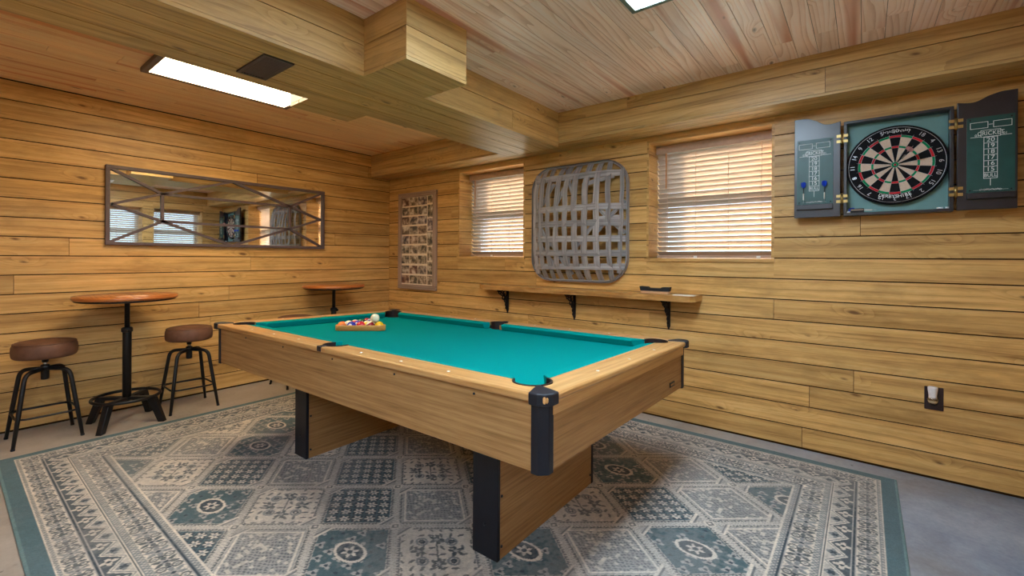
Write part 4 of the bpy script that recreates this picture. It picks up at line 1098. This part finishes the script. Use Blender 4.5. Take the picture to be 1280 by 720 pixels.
for (hx, s) in ((cx0, -1), (cx1, 1)):
    for z in (1.93, 1.573):
        mb = MB()
        mb.tube([(hx + s * .007, Y - .006, z - .030), (hx + s * .007, Y - .006, z + .030)], .006, 10)
        for a, b in ((-.020, .004), (.008, .034)):
            xa, xb = sorted((hx + s * a, hx + s * b)); mb.box((xa, Y - .0045, z - .024), (xb, Y - .002, z - .008)); mb.box((xa, Y - .0045, z + .008), (xb, Y - .002, z + .024))
        T(mb).build('hinge', M['brass'], cab)

# dartboard
bcx, bcz, br = 4.704, 1.750, .223
dbd = empty('dartboard', (bcx, -.022, bcz)); tag(dbd, 'round dartboard with cream and black sectors inside the open cabinet', 'dartboard')
mb = MB(); mb.lathe([(br - .004, .0), (br, .003), (br, .030), (br - .004, .034), (.01, .034)], 72, axis='y', sharp=(3,)); mb.build('board_body', M['db_black'], dbd)
k_ = .170 / .170; radii = [.0064, .0159, .096, .107, .156, .168]
radii = [r * (br / .2255) for r in radii]; FY = -.0348
mb = MB()
def sector(r0, r1, a0, a1, m, n=5):
    pts = [(r0 * math.sin(a0 + (a1 - a0) * k / n), FY, r0 * math.cos(a0 + (a1 - a0) * k / n)) for k in range(n + 1)] + [(r1 * math.sin(a0 + (a1 - a0) * k / n), FY, r1 * math.cos(a0 + (a1 - a0) * k / n)) for k in range(n + 1)]
    b = mb.add(pts)
    for k in range(n): mb.face([b + k, b + k + 1, b + n + 2 + k, b + n + 1 + k], None, .5, m)
for k in range(20):
    a0, a1 = R(k * 18 - 9), R(k * 18 + 9); dk = k % 2 == 0
    sector(radii[1], radii[2], a0, a1, 0 if dk else 1); sector(radii[3], radii[4], a0, a1, 0 if dk else 1)
    sector(radii[2], radii[3], a0, a1, 2 if dk else 3); sector(radii[4], radii[5], a0, a1, 2 if dk else 3)
    sector(radii[0], radii[1], a0, a1, 3, 2); sector(0.00001, radii[0], a0, a1, 2, 2)
mb.build('scoring_face', [M['db_black'], M['db_cream'], M['db_red'], M['db_green']], dbd)
mb = MB()
for r in radii: mb.tube([(r * math.cos(2 * PI * k / 64), FY - .0006, r * math.sin(2 * PI * k / 64)) for k in range(64)], .0006, 4, True)
for k in range(20):
    a = R(k * 18 + 9); mb.tube([(radii[1] * math.sin(a), FY - .0006, radii[1] * math.cos(a)), (radii[5] * 1.05 * math.sin(a), FY - .0006, radii[5] * 1.05 * math.cos(a))], .0006, 4)
mb.build('spider_wire', M['wire'], dbd)
mb = MB(); nr = br * .945
mb.tube([(nr * math.cos(2 * PI * k / 72), FY - .001, nr * math.sin(2 * PI * k / 72)) for k in range(72)], .0012, 5, True)
for k, num in enumerate((20, 1, 18, 4, 13, 6, 10, 15, 2, 17, 3, 19, 7, 16, 8, 11, 14, 9, 12, 5)):
    a = R(k * 18); put_text(mb, str(num), br * .855 * math.sin(a), br * .855 * math.cos(a), FY - .001, .030, a)
mb.build('number_ring', M['wire'], dbd)
mb = MB(); word = 'DERBYSHIRE'
for k, ch in enumerate(word):
    a = R(180 + 20.5 - 41 * k / (len(word) - 1)); put_text(mb, ch, br * .805 * math.sin(a), br * .805 * math.cos(a), FY - .0014, .026, a - PI)
squiggle(mb, -.066, .066, br * .845, FY - .0014, .008, 9, .0020)
mb.build('board_lettering', M['chalk'], dbd)

# darts
def dart(loc, direction, flight, label, L_=.10, group=None):
    d = Vector(direction).normalized(); t = empty('dart', loc); q = d.to_track_quat('Z', 'Y').to_matrix().to_4x4(); X = lambda mb: mb.xf(lambda p: q @ p)
    mb = MB(); mb.lathe([(.0004, 0), (.0011, .004), (.0011, .022)], 8); X(mb).build('point', M['wire'], t)
    mb = MB(); mb.lathe([(.002, .020), (.0034, .024), (.0034, .058), (.002, .062)], 12); X(mb).build('barrel', M['white_piece'] if flight == 'blue' else M['chrome'], t)
    mb = MB(); mb.lathe([(.0018, .060), (.0018, .104)], 8); X(mb).build('shaft', M['dark'], t)
    fm = M['blue'] if flight == 'blue' else M['flight_pink']
    mb = MB()
    for k in range(4):
        a = R(45 + 90 * k); u = Vector((math.cos(a), math.sin(a), 0)); v = Vector((-math.sin(a), math.cos(a), 0)) * .0004
        P = [(.001, .094), (.017, .106), (.017, .126), (.001, .132)]
        lo = [u * r + v + Vector((0, 0, z)) for r, z in P]; hi = [u * r - v + Vector((0, 0, z)) for r, z in P]; b = mb.add(lo + hi)
        mb.face([b, b + 1, b + 2, b + 3]); mb.face([b + 7, b + 6, b + 5, b + 4])
        for i in range(4): j = (i + 1) % 4; mb.face([b + j, b + i, b + 4 + i, b + 4 + j])
    X(mb).build('flight', fm, t)
    tag(t, label, 'dart', group); return t
dart((4.272, Y - .016, 1.556), (0, -.04, 1), 'blue', 'blue-flighted dart standing at the left of the left door', group='blue darts in the cabinet')
dart((4.378, Y - .016, 1.556), (0, -.04, 1), 'blue', 'blue-flighted dart standing beside the hinges of the left door', group='blue darts in the cabinet')
dart((4.560, -.055, cz0 + w + .010), (-1, .0, .05), 'blue', 'blue dart lying on the floor of the dart cabinet', group='blue darts in the cabinet').location = (4.625, -.062, cz0 + w + .012)
dart((4.726, -.050, 1.770), (.35, -1, .42), 'pink', 'pale red dart stuck just right of the bullseye')
t = empty('chalk_eraser', (4.535, -.062, cz0 + w)); mb = MB(); mb.box((-.032, -.016, 0), (.032, .016, .024), 'x'); mb.build('eraser_pad', M['dark'], t, .003); mb = MB(); mb.box((-.030, -.0168, .014), (.030, -.016, .018)); mb.build('eraser_stripe', M['headrail'], t); tag(t, 'small black chalk eraser on the cabinet floor', 'eraser')
for (x, l, lab) in ((4.497, .030, 'white chalk stick at the left end of the cabinet floor'), (4.888, .026, 'longer of two white chalk stubs at the right of the cabinet floor'), (4.916, .014, 'shorter of two white chalk stubs at the right of the cabinet floor')):
    mb = MB(); mb.tube([(-l / 2, 0, .005), (l / 2, 0, .005)], .0048, 10); o = mb.build('chalk_stick', M['chalk']); o.location = (x, -.07, cz0 + w); tag(o, lab, 'chalk', 'chalk in the dart cabinet')

# ------------------------------------------------------------------ outlet and freshener
t = empty('wall_outlet', (4.875, 0, .448)); tag(t, 'dark brown electrical outlet plate low on the plank wall', 'outlet')
mb = MB(); mb.box((-.039, -.007, -.063), (.039, 0, .063), 'z'); mb.build('cover_plate', M['brown_plate'], t, .003)
for z in (.024, -.024):
    mb = MB(); mb.lathe([(.017, .007), (.0165, .009)], 20, (0, 0, z), 'y'); mb.build('socket', M['dark'], t)
mb = MB(); mb.lathe([(.003, .007), (.002, .0085)], 10, (0, 0, 0), 'y'); mb.build('screw', M['chrome'], t)
t = empty('outlet_air_freshener', (4.868, -.0095, .472)); tag(t, 'white plug-in air freshener with clear bottle in the outlet', 'air freshener')
mb = MB(); mb.lathe([(.018, -.018), (.017, -.005), (.019, .015), (.021, .030), (.0215, .042), (.019, .046), (.001, .047)], 28, (0, -.024, 0)); mb.build('cap', M['plug_white'], t)
mb = MB(); mb.lathe([(.008, -.046), (.019, -.043), (.0235, -.032), (.0225, -.018), (.018, -.013), (.017, -.012)], 28, (0, -.024, 0)); mb.build('bottle', M['clear'], t)
mb = MB(); mb.lathe([(.007, -.044), (.0175, -.041), (.0205, -.032), (.001, -.0315)], 24, (0, -.024, 0)); mb.build('fragrance_oil', plain('pale_oil', (214, 190, 150), .2, var=.03), t)
mb = MB(); mb.box((-.013, -.012, -.012), (.013, 0, .016)); mb.build('plug', M['plug_white'], t)

# ------------------------------------------------------------------ world, sun, camera
w = bpy.data.worlds.new('World'); scene.world = w; w.use_nodes = True; nt = w.node_tree; nt.nodes.clear(); g = N(nt)
bg = g.n('ShaderNodeBackground'); tc = g.n('ShaderNodeTexCoord'); sp_ = g.n('ShaderNodeSeparateXYZ'); g.link(tc.outputs['Generated'], sp_.inputs[0])
# open sky above a hazy treeline and dark ground
sky = g.ramp(g.math('ADD', g.math('MULTIPLY', sp_.outputs[2], .5), .5), [(.46, (.035, .045, .035, 1)), (.51, (.10, .13, .15, 1)), (.56, (.16, .20, .25, 1)), (.66, (.58, .78, 1.0, 1)), (1.0, (.40, .62, .98, 1))])
g.link(sky, bg.inputs[0]); bg.inputs[1].default_value = 18.0
o_ = g.n('ShaderNodeOutputWorld'); g.link(bg.outputs[0], o_.inputs[0])
sun = bpy.data.lights.new('sun', 'SUN'); sun.energy = 66.0; sun.color = (1, .86, .66); sun.angle = R(1.5)
so = bpy.data.objects.new('sun', sun); COL.objects.link(so); so.rotation_euler = Vector((1.1, -.8, -.5)).to_track_quat('-Z', 'Y').to_euler(); so.location = (2, 6, 5)

cam = bpy.data.cameras.new('camera'); co = bpy.data.objects.new('camera', cam); COL.objects.link(co)
cam.sensor_width = 36; cam.sensor_fit = 'HORIZONTAL'; cam.lens = 561.711 * 36 / 1280; cam.shift_x = 0; cam.shift_y = -(360 - 322.33) / 1280; cam.clip_start = .02
th = .6653; fwd = Vector((-math.sin(th), math.cos(th), 0)); right = Vector((math.cos(th), math.sin(th), 0)); upv = Vector((0, 0, 1)); ro = .006
# image rolled clockwise: camera axes rotated about the view direction
r2 = right * math.cos(ro) + upv * math.sin(ro); u2 = -right * math.sin(ro) + upv * math.cos(ro)
Mx = Matrix((r2, u2, -fwd)).transposed().to_4x4(); Mx.translation = (4.5708, -3.3941, 1.21); co.matrix_world = Mx
scene.camera = co

scene.view_settings.view_transform = 'Standard'; scene.view_settings.look = 'None'; scene.view_settings.exposure = 0.17; scene.view_settings.gamma = 1.0
scene.view_settings.use_curve_mapping = False
c = scene.cycles; c.use_denoising = True; c.max_bounces = 10; c.diffuse_bounces = 6; c.glossy_bounces = 4; c.transparent_max_bounces = 12; c.sample_clamp_indirect = 8.0; c.caustics_reflective = False; c.caustics_refractive = False
